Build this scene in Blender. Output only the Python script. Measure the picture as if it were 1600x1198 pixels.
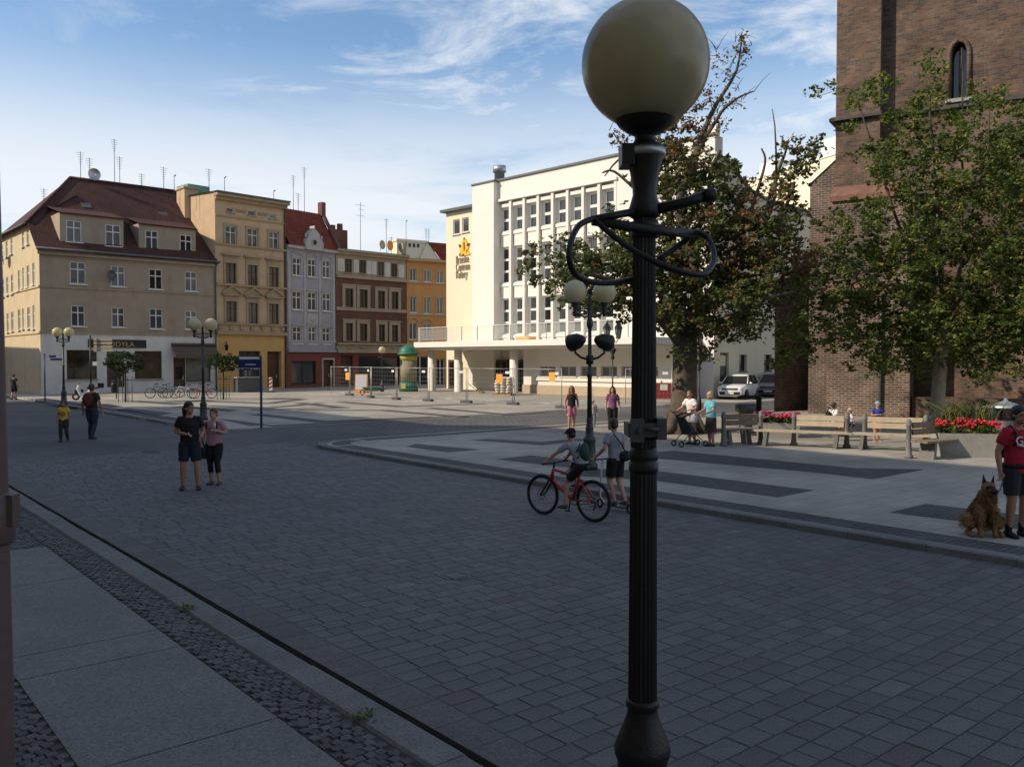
import bpy, math, random
from mathutils import Vector, Matrix, noise
R = math.radians
random.seed(7)
sc = bpy.context.scene
COL = sc.collection
for o in list(bpy.data.objects):
    bpy.data.objects.remove(o)

# ------------------------------------------------------------------ camera, sky, sun, exposure
F = 1340.0; CH = 2.6; PITCH = math.atan(37.0 / F)
cam_d = bpy.data.cameras.new('camera'); cam = bpy.data.objects.new('camera', cam_d); COL.objects.link(cam)
cam.location = (0, 0, CH); cam.rotation_euler = (R(90) - PITCH, 0, 0)
cam_d.sensor_fit = 'HORIZONTAL'; cam_d.sensor_width = 36; cam_d.lens = 36 * F / 1600
cam_d.clip_end = 3000; cam_d.clip_start = .05
sc.camera = cam
SUN_EL = R(33); SH = Vector((-.961, -.276)).normalized()
S = Vector((SH.x * math.cos(SUN_EL), SH.y * math.cos(SUN_EL), math.sin(SUN_EL)))
wd = bpy.data.worlds.new('World'); sc.world = wd; wd.use_nodes = True
def world():
    nt = wd.node_tree; N = nt.nodes; L = nt.links
    bg = N['Background']; bg.inputs['Strength'].default_value = 0.142
    sky = N.new('ShaderNodeTexSky'); sky.sky_type = 'NISHITA'; sky.sun_disc = False
    sky.sun_elevation = SUN_EL; sky.sun_rotation = math.atan2(S.x, S.y)
    sky.air_density = 1.1; sky.dust_density = .3; sky.ozone_density = 2.2
    tc = N.new('ShaderNodeTexCoord'); sp = N.new('ShaderNodeSeparateXYZ'); L.new(tc.outputs['Generated'], sp.inputs[0])
    mz = N.new('ShaderNodeMath'); mz.operation = 'MAXIMUM'; L.new(sp.outputs[2], mz.inputs[0]); mz.inputs[1].default_value = 0.0
    ad = N.new('ShaderNodeMath'); L.new(mz.outputs[0], ad.inputs[0]); ad.inputs[1].default_value = .12
    dx = N.new('ShaderNodeMath'); dx.operation = 'DIVIDE'; L.new(sp.outputs[0], dx.inputs[0]); L.new(ad.outputs[0], dx.inputs[1])
    dy = N.new('ShaderNodeMath'); dy.operation = 'DIVIDE'; L.new(sp.outputs[1], dy.inputs[0]); L.new(ad.outputs[0], dy.inputs[1])
    cb = N.new('ShaderNodeCombineXYZ'); L.new(dx.outputs[0], cb.inputs[0]); L.new(dy.outputs[0], cb.inputs[1])
    mp = N.new('ShaderNodeMapping'); L.new(cb.outputs[0], mp.inputs[0]); mp.inputs['Rotation'].default_value = (0, 0, R(28)); mp.inputs['Scale'].default_value = (.62, .9, 1); mp.inputs['Location'].default_value = (3.1, 1.7, 0)
    def nz(scale, det, rough, dist, lo, hi, top, off):
        m2 = N.new('ShaderNodeMapping'); L.new(mp.outputs[0], m2.inputs[0]); m2.inputs['Location'].default_value = off
        n1 = N.new('ShaderNodeTexNoise'); L.new(m2.outputs[0], n1.inputs[0]); n1.inputs['Scale'].default_value = scale; n1.inputs['Detail'].default_value = det; n1.inputs['Roughness'].default_value = rough; n1.inputs['Distortion'].default_value = dist
        r = N.new('ShaderNodeMapRange'); r.interpolation_type = 'SMOOTHSTEP'; L.new(n1.outputs[0], r.inputs[0]); r.inputs[1].default_value = lo; r.inputs[2].default_value = hi; r.inputs[3].default_value = 0; r.inputs[4].default_value = top; return r.outputs[0]
    def mth(op, a, b):
        m = N.new('ShaderNodeMath'); m.operation = op
        for k, v in enumerate((a, b)):
            if isinstance(v, (int, float)): m.inputs[k].default_value = v
            else: L.new(v, m.inputs[k])
        return m.outputs[0]
    wisp = mth('MULTIPLY', nz(2.3, 12, .66, 1.2, .40, .66, .85, (0,0,0)), nz(.6, 3, .5, .2, .31, .53, .95, (5.2,1.3,0)))
    # a bank of thin cloud low down, ragged at its upper edge
    hz = N.new('ShaderNodeMapRange'); hz.interpolation_type = 'SMOOTHSTEP'; L.new(mz.outputs[0], hz.inputs[0]); hz.inputs[1].default_value = .16; hz.inputs[2].default_value = .35; hz.inputs[3].default_value = 1.0; hz.inputs[4].default_value = 0
    bank = mth('MULTIPLY', hz.outputs[0], nz(1.4, 10, .6, .6, .2, .55, 1.0, (2.2,7.1,0)))
    cov = mth('MAXIMUM', wisp, bank); cov = mth('MULTIPLY', cov, .95)
    hs = N.new('ShaderNodeHueSaturation'); hs.inputs['Saturation'].default_value = 1.08; L.new(sky.outputs[0], hs.inputs['Color'])
    mix = N.new('ShaderNodeMixRGB'); L.new(cov, mix.inputs[0]); L.new(hs.outputs[0], mix.inputs[1]); mix.inputs[2].default_value = (5.3, 5.5, 5.8, 1)
    L.new(mix.outputs[0], bg.inputs[0])
world()
sun_d = bpy.data.lights.new('sun', 'SUN'); sun_d.energy = 4.2; sun_d.angle = R(.53); sun_d.color = (1, .86, .66)
sun = bpy.data.objects.new('sun', sun_d); COL.objects.link(sun); sun.rotation_euler = (-S).to_track_quat('-Z', 'Y').to_euler(); sun.location = (-60, -20, 60)
vs = sc.view_settings; vs.view_transform = 'Standard'; vs.look = 'None'; vs.gamma = 1; vs.exposure = 0.24; vs.use_curve_mapping = False
sc.render.engine = 'CYCLES'

# ------------------------------------------------------------------ pixels to positions
def ray(px, py):
    a = (px - 800) / F; b = -(py - 599) / F
    c, s = math.cos(PITCH), math.sin(PITCH)
    return Vector((a, c + b * s, -s + b * c))
def G(px, py, z=0.0):
    d = ray(px, py); k = (z - CH) / d.z
    return Vector((d.x * k, d.y * k, z))
def AT(px, py, Y):
    d = ray(px, py); k = Y / d.y
    return Vector((d.x * k, Y, CH + d.z * k))
TH = R(40); NX = Vector((math.cos(TH), math.sin(TH))); WX = Vector((-math.sin(TH), math.cos(TH)))
def nw(p): return (p.x * NX.x + p.y * NX.y, p.x * WX.x + p.y * WX.y)

# ------------------------------------------------------------------ mesh builder
class MB:
    def __init__(s): s.v = []; s.f = []; s.m = []; s.s = []
    def add(s, vs, fs, m=0, sm=False):
        o = len(s.v); s.v.extend([tuple(v) for v in vs])
        for f in fs: s.f.append(tuple(i + o for i in f)); s.m.append(m); s.s.append(sm)
        return s
    def bx(s, x0, x1, y0, y1, z0, z1, m=0):
        return s.add([(x0,y0,z0),(x1,y0,z0),(x1,y1,z0),(x0,y1,z0),(x0,y0,z1),(x1,y0,z1),(x1,y1,z1),(x0,y1,z1)],
              [(0,3,2,1),(4,5,6,7),(0,1,5,4),(1,2,6,5),(2,3,7,6),(3,0,4,7)], m)
    def obx(s, c, sz, mat3, m=0):
        vs = [Vector(c) + mat3 @ Vector((a*sz[0]/2, b*sz[1]/2, d*sz[2]/2)) for d in (-1,1) for a,b in ((-1,-1),(1,-1),(1,1),(-1,1))]
        return s.add(vs, [(0,3,2,1),(4,5,6,7),(0,1,5,4),(1,2,6,5),(2,3,7,6),(3,0,4,7)], m)
    def quad(s, a, b, c, d, m=0): return s.add([a,b,c,d], [(0,1,2,3)], m)
    def loft(s, pts, rad, side=None, n=8, m=0, sm=True, cap=True):
        pts = [Vector(p) for p in pts]; k = len(pts); vs = []
        if not isinstance(rad, (list, tuple)): rad = [rad] * k
        prev = None
        for i, p in enumerate(pts):
            t = (pts[min(i+1,k-1)] - pts[max(i-1,0)])
            if t.length < 1e-9: t = Vector((0,0,1))
            t.normalize()
            a = Vector(side) if side is not None else (prev if prev is not None else (Vector((1,0,0)) if abs(t.x) < .9 else Vector((0,1,0))))
            a = a - t * a.dot(t)
            if a.length < 1e-6: a = t.orthogonal()
            a.normalize(); b = t.cross(a); prev = a
            r = rad[i]; ra, rb = (r if isinstance(r, (list, tuple)) else (r, r))
            for j in range(n):
                an = 2*math.pi*j/n; vs.append(p + a*(ra*math.cos(an)) + b*(rb*math.sin(an)))
        fs = [(i*n+j, i*n+(j+1)%n, (i+1)*n+(j+1)%n, (i+1)*n+j) for i in range(k-1) for j in range(n)]
        s.add(vs, fs, m, sm)
        if cap:
            o = len(s.v) - len(vs)
            s.f.append(tuple(o + j for j in reversed(range(n)))); s.m.append(m); s.s.append(False)
            s.f.append(tuple(o + (k-1)*n + j for j in range(n))); s.m.append(m); s.s.append(False)
        return s
    tube = loft
    def lathe(s, prof, n=16, c=(0,0,0), m=0, sm=True, flute=0):
        vs = []
        for r, z in prof:
            for j in range(n):
                an = 2*math.pi*j/n; q = r
                if flute and j % 2: q = r * (1 - flute)
                vs.append((c[0]+q*math.cos(an), c[1]+q*math.sin(an), c[2]+z))
        k = len(prof)
        fs = [(i*n+j, i*n+(j+1)%n, (i+1)*n+(j+1)%n, (i+1)*n+j) for i in range(k-1) for j in range(n)]
        fs += [tuple(reversed(range(n))), tuple((k-1)*n+j for j in range(n))]
        return s.add(vs, fs, m, sm)
    def ell(s, c, r, n=12, m=0, mat3=None):
        if not isinstance(r, (list, tuple)): r = (r,r,r)
        h = n//2; vs = []; c = Vector(c)
        for i in range(h+1):
            ph = math.pi*i/h - math.pi/2
            for j in range(n):
                th = 2*math.pi*j/n; q = Vector((r[0]*math.cos(ph)*math.cos(th), r[1]*math.cos(ph)*math.sin(th), r[2]*math.sin(ph)))
                vs.append(c + (mat3 @ q if mat3 else q))
        return s.add(vs, [(i*n+j, i*n+(j+1)%n, (i+1)*n+(j+1)%n, (i+1)*n+j) for i in range(h) for j in range(n)], m, True)
    def torus(s, c, R0, r, ax='y', n=32, k=8, m=0):
        vs = []
        for i in range(n):
            a = 2*math.pi*i/n
            for j in range(k):
                b = 2*math.pi*j/k; q = R0 + r*math.cos(b); h = r*math.sin(b)
                p = {'y': (q*math.cos(a), h, q*math.sin(a)), 'z': (q*math.cos(a), q*math.sin(a), h), 'x': (h, q*math.cos(a), q*math.sin(a))}[ax]
                vs.append((c[0]+p[0], c[1]+p[1], c[2]+p[2]))
        return s.add(vs, [(i*k+j, ((i+1)%n)*k+j, ((i+1)%n)*k+(j+1)%k, i*k+(j+1)%k) for i in range(n) for j in range(k)], m, True)
    def prism(s, poly, h0, h1, m=0):     # poly of (x,y), extruded in z
        n = len(poly)
        return s.add([(x,y,h0) for x,y in poly] + [(x,y,h1) for x,y in poly],
            [tuple(reversed(range(n))), tuple(range(n,2*n))] + [(i,(i+1)%n,n+(i+1)%n,n+i) for i in range(n)], m)
    def prismy(s, poly, y0, y1, m=0):    # poly of (x,z), extruded in y
        n = len(poly)
        return s.add([(x,y0,z) for x,z in poly] + [(x,y1,z) for x,z in poly],
            [tuple(range(n)), tuple(reversed(range(n,2*n)))] + [((i+1)%n,i,n+i,n+(i+1)%n) for i in range(n)], m)
    def mesh(s, name, mats, uv=True):
        me = bpy.data.meshes.new(name); me.from_pydata(s.v, [], s.f)
        for m in (mats if isinstance(mats, (list, tuple)) else [mats]): me.materials.append(m)
        me.polygons.foreach_set('material_index', s.m); me.polygons.foreach_set('use_smooth', s.s)
        if uv:
            ul = me.uv_layers.new(name='UVMap').data
            for p in me.polygons:
                n = p.normal
                if abs(n.z) > .98: t = Vector((1,0,0)); w = Vector((0,1,0))
                else:
                    t = Vector((-n.y, n.x, 0)).normalized(); w = n.cross(t)
                for li in p.loop_indices:
                    co = me.vertices[me.loops[li].vertex_index].co; ul[li].uv = (co.dot(t), co.dot(w))
        me.update(); return me
    def build(s, name, mats, parent=None, loc=None, rz=None, uv=True):
        return link(name, s.mesh(name, mats, uv), parent, loc, rz)
def link(name, data, parent=None, loc=None, rz=None):
    o = bpy.data.objects.new(name, data); COL.objects.link(o)
    if parent: o.parent = parent
    if loc is not None: o.location = loc
    if rz is not None: o.rotation_euler = (0,0,rz)
    return o
def tag(o, label, cat, group=None):
    o['label'] = label; o['category'] = cat
    if group: o['group'] = group
    return o
def thing(name, label, cat, loc=(0,0,0), rz=0, group=None): return tag(link(name, None, None, loc, rz), label, cat, group)
def struct(o): o['kind'] = 'structure'; return o
def copy_tree(o, parent=None):
    c = o.copy(); COL.objects.link(c); c.parent = parent
    for ch in o.children: copy_tree(ch, c)
    return c

# ------------------------------------------------------------------ materials
def mat(name, col, rough=.8, var=.12, scale=3., bump=0., bscale=40., metal=0., spec=.4, rnd=0., stain=0., stain_col=None, trans=0., coat=0., grain=0.):
    m = bpy.data.materials.new(name); m.use_nodes = True; nt = m.node_tree; N = nt.nodes; L = nt.links
    b = N['Principled BSDF']; b.inputs['Roughness'].default_value = rough; b.inputs['Metallic'].default_value = metal; b.inputs['Specular IOR Level'].default_value = spec
    b.inputs['Coat Weight'].default_value = coat
    tc = N.new('ShaderNodeTexCoord')
    nz = N.new('ShaderNodeTexNoise'); L.new(tc.outputs['Object'], nz.inputs[0]); nz.inputs['Scale'].default_value = scale; nz.inputs['Detail'].default_value = 6; nz.inputs['Roughness'].default_value = .65
    mr = N.new('ShaderNodeMapRange'); L.new(nz.outputs[0], mr.inputs[0]); mr.inputs[1].default_value = .25; mr.inputs[2].default_value = .75; mr.inputs[3].default_value = 1-var; mr.inputs[4].default_value = 1+var
    fac = mr.outputs[0]
    if rnd:
        ge = N.new('ShaderNodeNewGeometry'); oi = N.new('ShaderNodeObjectInfo')
        a = N.new('ShaderNodeMath'); L.new(ge.outputs['Random Per Island'], a.inputs[0]); L.new(oi.outputs['Random'], a.inputs[1])
        fr = N.new('ShaderNodeMath'); fr.operation = 'FRACT'; L.new(a.outputs[0], fr.inputs[0])
        mr2 = N.new('ShaderNodeMapRange'); L.new(fr.outputs[0], mr2.inputs[0]); mr2.inputs[3].default_value = 1-rnd; mr2.inputs[4].default_value = 1+rnd
        mu = N.new('ShaderNodeMath'); mu.operation = 'MULTIPLY'; L.new(fac, mu.inputs[0]); L.new(mr2.outputs[0], mu.inputs[1]); fac = mu.outputs[0]
    vm = N.new('ShaderNodeVectorMath'); vm.operation = 'SCALE'; vm.inputs[0].default_value = col[:3]; L.new(fac, vm.inputs['Scale'])
    out = vm.outputs[0]
    if stain:
        n2 = N.new('ShaderNodeTexNoise'); mp = N.new('ShaderNodeMapping'); mp.inputs['Scale'].default_value = (1,1,.25); L.new(tc.outputs['Object'], mp.inputs[0]); L.new(mp.outputs[0], n2.inputs[0])
        n2.inputs['Scale'].default_value = .9; n2.inputs['Detail'].default_value = 8; n2.inputs['Roughness'].default_value = .7
        rp = N.new('ShaderNodeMapRange'); L.new(n2.outputs[0], rp.inputs[0]); rp.inputs[1].default_value = .5; rp.inputs[2].default_value = .72; rp.inputs[3].default_value = 0; rp.inputs[4].default_value = stain
        mx = N.new('ShaderNodeMixRGB'); L.new(rp.outputs[0], mx.inputs[0]); L.new(out, mx.inputs[1]); sc_ = stain_col or tuple(c*.55 for c in col[:3]); mx.inputs[2].default_value = (*sc_[:3], 1); out = mx.outputs[0]
    if grain:
        n4 = N.new('ShaderNodeTexNoise'); L.new(tc.outputs['Object'], n4.inputs[0]); n4.inputs['Scale'].default_value = 55; n4.inputs['Detail'].default_value = 3
        g2 = N.new('ShaderNodeMapRange'); L.new(n4.outputs[0], g2.inputs[0]); g2.inputs[1].default_value = .3; g2.inputs[2].default_value = .7; g2.inputs[3].default_value = 1-grain; g2.inputs[4].default_value = 1+grain
        v4 = N.new('ShaderNodeVectorMath'); v4.operation = 'SCALE'; L.new(out, v4.inputs[0]); L.new(g2.outputs[0], v4.inputs['Scale']); out = v4.outputs[0]
    L.new(out, b.inputs['Base Color'])
    if bump:
        n3 = N.new('ShaderNodeTexNoise'); L.new(tc.outputs['Object'], n3.inputs[0]); n3.inputs['Scale'].default_value = bscale; n3.inputs['Detail'].default_value = 4
        bp = N.new('ShaderNodeBump'); bp.inputs['Strength'].default_value = bump; bp.inputs['Distance'].default_value = .02; L.new(n3.outputs[0], bp.inputs['Height']); L.new(bp.outputs[0], b.inputs['Normal'])
    if trans:
        tr = N.new('ShaderNodeBsdfTranslucent'); L.new(out, tr.inputs[0]); ms = N.new('ShaderNodeMixShader'); ms.inputs[0].default_value = trans
        L.new(b.outputs[0], ms.inputs[1]); L.new(tr.outputs[0], ms.inputs[2]); L.new(ms.outputs[0], N['Material Output'].inputs[0])
    return m
def brickmat(name, c1, c2, mortar, bw, bh, ms=.012, bump=.5, var=.3, rot=0, offs=.5, rough=.85, src='UV', big=.25):
    m = bpy.data.materials.new(name); m.use_nodes = True; nt = m.node_tree; N = nt.nodes; L = nt.links
    b = N['Principled BSDF']; b.inputs['Roughness'].default_value = rough; b.inputs['Specular IOR Level'].default_value = .3
    tc = N.new('ShaderNodeTexCoord'); mp = N.new('ShaderNodeMapping'); L.new(tc.outputs[src], mp.inputs[0]); mp.inputs['Rotation'].default_value = (0,0,rot)
    br = N.new('ShaderNodeTexBrick'); L.new(mp.outputs[0], br.inputs[0]); br.inputs['Scale'].default_value = 1; br.inputs['Brick Width'].default_value = bw; br.inputs['Row Height'].default_value = bh
    br.inputs['Mortar Size'].default_value = ms; br.inputs['Mortar Smooth'].default_value = .2; br.offset = offs
    br.inputs['Color1'].default_value = (*c1,1); br.inputs['Color2'].default_value = (*c2,1); br.inputs['Mortar'].default_value = (*mortar,1)
    nz = N.new('ShaderNodeTexNoise'); L.new(tc.outputs['Object'], nz.inputs[0]); nz.inputs['Scale'].default_value = 1.1; nz.inputs['Detail'].default_value = 9; nz.inputs['Roughness'].default_value = .72
    mr = N.new('ShaderNodeMapRange'); L.new(nz.outputs[0], mr.inputs[0]); mr.inputs[1].default_value = .28; mr.inputs[2].default_value = .72; mr.inputs[3].default_value = 1-var; mr.inputs[4].default_value = 1+var
    n2 = N.new('ShaderNodeTexNoise'); L.new(tc.outputs['Object'], n2.inputs[0]); n2.inputs['Scale'].default_value = .22; n2.inputs['Detail'].default_value = 4
    m2 = N.new('ShaderNodeMapRange'); L.new(n2.outputs[0], m2.inputs[0]); m2.inputs[1].default_value = .3; m2.inputs[2].default_value = .7; m2.inputs[3].default_value = 1-big; m2.inputs[4].default_value = 1+big
    mu = N.new('ShaderNodeMath'); mu.operation = 'MULTIPLY'; L.new(mr.outputs[0], mu.inputs[0]); L.new(m2.outputs[0], mu.inputs[1])
    vm = N.new('ShaderNodeVectorMath'); vm.operation = 'SCALE'; L.new(br.outputs['Color'], vm.inputs[0]); L.new(mu.outputs[0], vm.inputs['Scale']); L.new(vm.outputs[0], b.inputs['Base Color'])
    if bump:
        iv = N.new('ShaderNodeMath'); iv.operation = 'SUBTRACT'; iv.inputs[0].default_value = 1; L.new(br.outputs['Fac'], iv.inputs[1])
        bp = N.new('ShaderNodeBump'); bp.inputs['Strength'].default_value = bump; bp.inputs['Distance'].default_value = .015; L.new(iv.outputs[0], bp.inputs['Height']); L.new(bp.outputs[0], b.inputs['Normal'])
    return m
def glass(name, col, rough=.06, spec=.6, var=.4):
    return mat(name, col, rough, var, .6, 0, spec=spec)
M = {}
M['white'] = mat('white_paint', (.66,.65,.62), .55, .06)
M['dark'] = mat('dark_metal', (.017,.017,.018), .45, .2, 9, .15, 90, metal=.3)
M['darkgrey'] = mat('grey_metal', (.07,.075,.08), .5, .2, 9)
M['steel'] = mat('steel', (.42,.43,.44), .4, .15, 9, metal=.7)
M['pane0'] = glass('glass_dark', (.012,.013,.015))
M['pane1'] = glass('glass_curtain', (.16,.16,.15), .12, .6, .5)
M['pane2'] = glass('glass_mid', (.05,.055,.06), .06)
M['concrete'] = mat('concrete', (.3,.29,.27), .9, .2, 5, .3, 60, stain=.4)
M['orange'] = mat('orange_sign', (.8,.32,.04), .6, .05)
# ------------------------------------------------------------------ ground (market frame: x = across the road, y = along it)
M['ground'] = brickmat('far_pavers', (.30,.275,.235), (.25,.23,.2), (.17,.155,.14), .4, .25, .02, .2, .15)
M['road'] = brickmat('road_setts', (.112,.11,.108), (.092,.09,.09), (.045,.045,.045), .31, .205, .014, .5, .18, src='Object')
M['plaza'] = brickmat('plaza_slabs', (.34,.31,.262), (.285,.26,.218), (.2,.18,.155), .6, .4, .008, .15, .14, src='Object')
M['mosaic'] = brickmat('dark_mosaic', (.115,.112,.11), (.075,.073,.073), (.045,.044,.043), .11, .1, .014, .5, .25, src='Object')
M['slab'] = mat('granite_slab', (.145,.142,.138), .75, .14, 1.6, .15, 220, stain=.4, stain_col=(.10,.10,.10), grain=.35)
M['kerb'] = mat('kerb_granite', (.145,.14,.135), .8, .2, 4, .25, 90, rnd=.1, stain=.4, grain=.3)
M['paver'] = mat('granite_paver', (.102,.099,.097), .72, .2, 2, .22, 130, rnd=.13, grain=.3, stain=.6, stain_col=(.075,.072,.07))
M['paver_red'] = mat('red_granite_paver', (.105,.085,.083), .75, .16, 5, .22, 130, rnd=.15, grain=.3)
M['paver_light'] = mat('pale_granite_paver', (.116,.113,.11), .75, .16, 5, .22, 130, rnd=.15, grain=.3)
M['gutter'] = mat('gutter_granite', (.092,.086,.084), .75, .18, 4, .22, 130, rnd=.12, grain=.3)
M['stone'] = mat('basalt_sett', (.075,.072,.072), .75, .25, 9, .3, 60, rnd=.35, grain=.3)
M['bed'] = mat('joint_sand', (.045,.043,.04), .95, .25, 8)
def frame_obj(name, mb, m): return struct(mb.build(name, m, None, (0,0,0), TH))
frame_obj('ground', MB().quad((-500,-500,-.12),(900,-500,-.12),(900,900,-.12),(-500,900,-.12)), M['ground'])
N0, N1 = 3.26, 11.72
road = frame_obj('road', MB().quad((N0+.149,-40,-.003),(N1+.1,-40,-.003),(N1+.1,140,-.003),(N0+.149,140,-.003)).quad((N0-.1,-40,-.1),(N0+.2,-40,-.1),(N0+.2,140,-.1),(N0-.1,140,-.1),1), [M['road'],M['bed']])
frame_obj('side_road', MB().quad((N1+.1,21,-.003),(N1+1.6,21,.088),(N1+1.6,33.4,.088),(N1+.1,33.4,-.003)).quad((N1+1.6,21,.088),(60,21,.088),(60,33.4,.088),(N1+1.6,33.4,.088)), M['road'])
frame_obj('joint_bed', MB().quad((N0+.478,-7,-.0012),(N1-.02,-7,-.0012),(N1-.02,25.1,-.0012),(N0+.478,25.1,-.0012)), M['bed'])
# pavers: real setts near the camera, the nearest 300 as single pieces
PL, PW = .31, .205
def paver_mesh(m, seed):
    r = random.Random(seed); a, b = PL/2-.0035, PW/2-.0035; e = .007
    top = [(-a+e,-b+e),(a-e,-b+e),(a-e,b-e),(-a+e,b-e)]; bot = [(-a,-b),(a,-b),(a,b),(-a,b)]
    vs = [(x+r.uniform(-.004,.004), y+r.uniform(-.004,.004), 0) for x,y in top] + [(x,y,-.0075) for x,y in bot]
    return MB().add(vs, [(0,1,2,3)] + [((i+1)%4,i,4+i,4+(i+1)%4) for i in range(4)]), m
pl = []
rr = random.Random(3)
iw = 0; w = -6.0
while w < 25:
    n = N0 + .48
    while n < N1 + .06:
        l = PL*rr.choice((.62,.8,.9,1.0,1.0,1.1,1.25)) if n > N0+.5 else PL*rr.uniform(.45,1.0)
        c_ = n+l/2; X = c_*NX.x + w*WX.x; Y = c_*NX.y + w*WX.y
        if Y > 4.6 and abs(X/Y) < .66: pl.append((Y, c_, w, l/PL))
        n += l
    w += PW; iw += 1
pl.sort()
protos = [paver_mesh(M['paver'],i)[0].mesh('paver', M['paver'], uv=False) for i in range(4)] + [paver_mesh(M['paver_red'],9)[0].mesh('paver', M['paver_red'], uv=False), paver_mesh(M['paver_light'],8)[0].mesh('paver', M['paver_light'], uv=False)]
stuff = MB()
for i, (Y, n, w, ls) in enumerate(pl):
    q = rr.random(); red = q < .03 + (.10 if n > 9.3 and n < 10.4 and w < 6 else 0); lt = q > .975
    z = rr.uniform(-.0015,.0015); tx, ty = rr.uniform(-.004,.004), rr.uniform(-.005,.005)
    if i < 296:
        o = link('paver', protos[4 if red else 5 if lt else rr.randrange(4)], road, (n, w, .004+z)); o.rotation_euler = (tx, ty, rr.uniform(-.008,.008)); o.scale = (ls,1,1)
    else:
        mb, _ = paver_mesh(None, i)
        k = 1 if red else 2 if lt else 0
        stuff.add([(x*ls+n, y+w, zz+.004+z+x*ty+y*tx) for x,y,zz in mb.v], mb.f, k)
o = stuff.build('paver', [M['paver'], M['paver_red'], M['paver_light']], road, uv=False); o['kind'] = 'stuff'
# gutter course of long reddish setts beside the near kerb
w = -6
while w < 30:
    l = .42; mb = MB().bx(N0+.15, N0+.475, w+.003, w+l-.003, -.06, .0075); mb.build('gutter_stone', M['gutter'], road, uv=False); w += l
# manhole covers
def manhole(px, py, r):
    p = G(px, py, .012); mb = MB().lathe([(r,-.02),(r,0),(r*.93,.002),(r*.92,-.004)], 28)
    for k in range(-3,4): mb.bx(-r*.6, r*.6, k*r*.2-.012, k*r*.2+.012, -.006, .003)
    return mb.build('manhole_cover', M['darkgrey'], None, p, TH)
tag(manhole(235,706,.36), 'round iron manhole cover in the road behind the couple', 'manhole cover')
tag(manhole(712,899,.17), 'small round iron cover among the setts mid road', 'manhole cover')

# raised areas
def kerb_line(name, n0, w0, w1, side, z=.1, wid=.28, step=1.0):
    root = struct(link(name, None, None, (0,0,0), TH)); w = w0
    while w < w1:
        l = min(step*rr.uniform(.85,1.15), w1-w); a, b = (n0-wid, n0) if side < 0 else (n0, n0+wid)
        j = rr.uniform(-.006,.006)
        e = .02
        poly = [(a,-.1),(b,-.1),(b,z-e),(b-e,z),(a+e,z),(a,z-e)]
        mb = MB(); m = len(poly)
        mb.add([(x+j, w+.004, zz+j*.4) for x,zz in poly]+[(x+j, w+l-.004, zz+j*.4) for x,zz in poly], [tuple(range(m)), tuple(reversed(range(m,2*m)))]+[((i+1)%m,i,m+i,m+(i+1)%m) for i in range(m)])
        mb.build('kerbstone', M['kerb'], root, uv=False); w += l
    return root
kerb_line('near_kerb', N0-.02, -4, 34, -1)
kerb_line('far_kerb', N1, -14, 22.4, 1, z=.105)
kerb_line('plaza_kerb', N1-.2, 31.6, 62, 1, z=.105)
# near pavement: slabs and cobbles
pav = frame_obj('pavement', MB().quad((-2,-12,.084),(N0-.3,-12,.084),(N0-.3,60,.084),(-2,60,.084)), M['bed'])
ws = [-1.0, 1.6, 3.6, 5.6, 7.56, 8.16, 10.73, 12.8]
for a, b in zip(ws, ws[1:]):
    mb = MB(); e = .006
    x0,x1,y0,y1 = 1.3,2.565,a+.005,b-.005
    mb.add([(x0,y0,.06),(x1,y0,.06),(x1,y1,.06),(x0,y1,.06),(x0+e,y0+e,.1),(x1-e,y0+e,.1),(x1-e,y1-e,.1),(x0+e,y1-e,.1)], [(4,5,6,7),(0,1,5,4),(1,2,6,5),(2,3,7,6),(3,0,4,7)])
    mb.build('slab', M['slab'], pav)
def sett(r, a):
    k = 5 if r.random() < .25 else 4; rot = R(45)+r.uniform(-.22,.22)
    ring = [(a*r.uniform(.46,.54)*math.cos(rot+2*math.pi*i/k)*1.32, a*r.uniform(.46,.54)*math.sin(rot+2*math.pi*i/k)*1.32) for i in range(k)]
    vs = [(x,y,.06) for x,y in ring] + [(x*.97,y*.97,.092) for x,y in ring] + [(x*.85,y*.85,.099) for x,y in ring]
    fs = [(i,(i+1)%k,k+(i+1)%k,k+i) for i in range(k)] + [(k+i,k+(i+1)%k,2*k+(i+1)%k,2*k+i) for i in range(k)] + [tuple(2*k+i for i in range(k))]
    return vs, fs
spots = []
def fill(n0, n1, w0, w1, a=.082):
    w = w0; i = 0
    while w < w1:
        n = n0 + a*.5 + (a*.5 if i % 2 else 0)
        while n < n1 - a*.35:
            bow = .03*math.sin((n-n0)*6); X = n*NX.x + w*WX.x; Y = n*NX.y + w*WX.y
            if Y > 3.5 and X/Y > -.66: spots.append((Y, n+rr.uniform(-.008,.008), w+bow+rr.uniform(-.008,.008)))
            n += a
        w += a*.95; i += 1
fill(2.57, 2.965, 0, 16); fill(.2, 1.295, 1.5, 12); fill(1.3, 2.57, 12.82, 15)
spots.sort(); st = MB()
sp_m = []
for i in range(6):
    vs, fs = sett(random.Random(i), .08); sp_m.append(MB().add(vs, fs).mesh('cobble', M['stone'], uv=False))
vis = 0
for Y, n, w in spots:
    X = n*NX.x + w*WX.x
    if vis < 296 and Y > 5.4 and X/Y > -.6:
        o = link('cobble', sp_m[rr.randrange(6)], pav, (n,w,rr.uniform(-.006,.004))); o.rotation_euler = (rr.uniform(-.03,.03),rr.uniform(-.03,.03),rr.randrange(4)*R(90)+rr.uniform(-.2,.2)); vis += 1
    else:
        vs, fs = sett(rr, .08); z = rr.uniform(-.006,.004); st.add([(x+n,y+w,zz+z) for x,y,zz in vs], fs)
o = st.build('cobble', M['stone'], pav, uv=False); o['kind'] = 'stuff'
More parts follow.
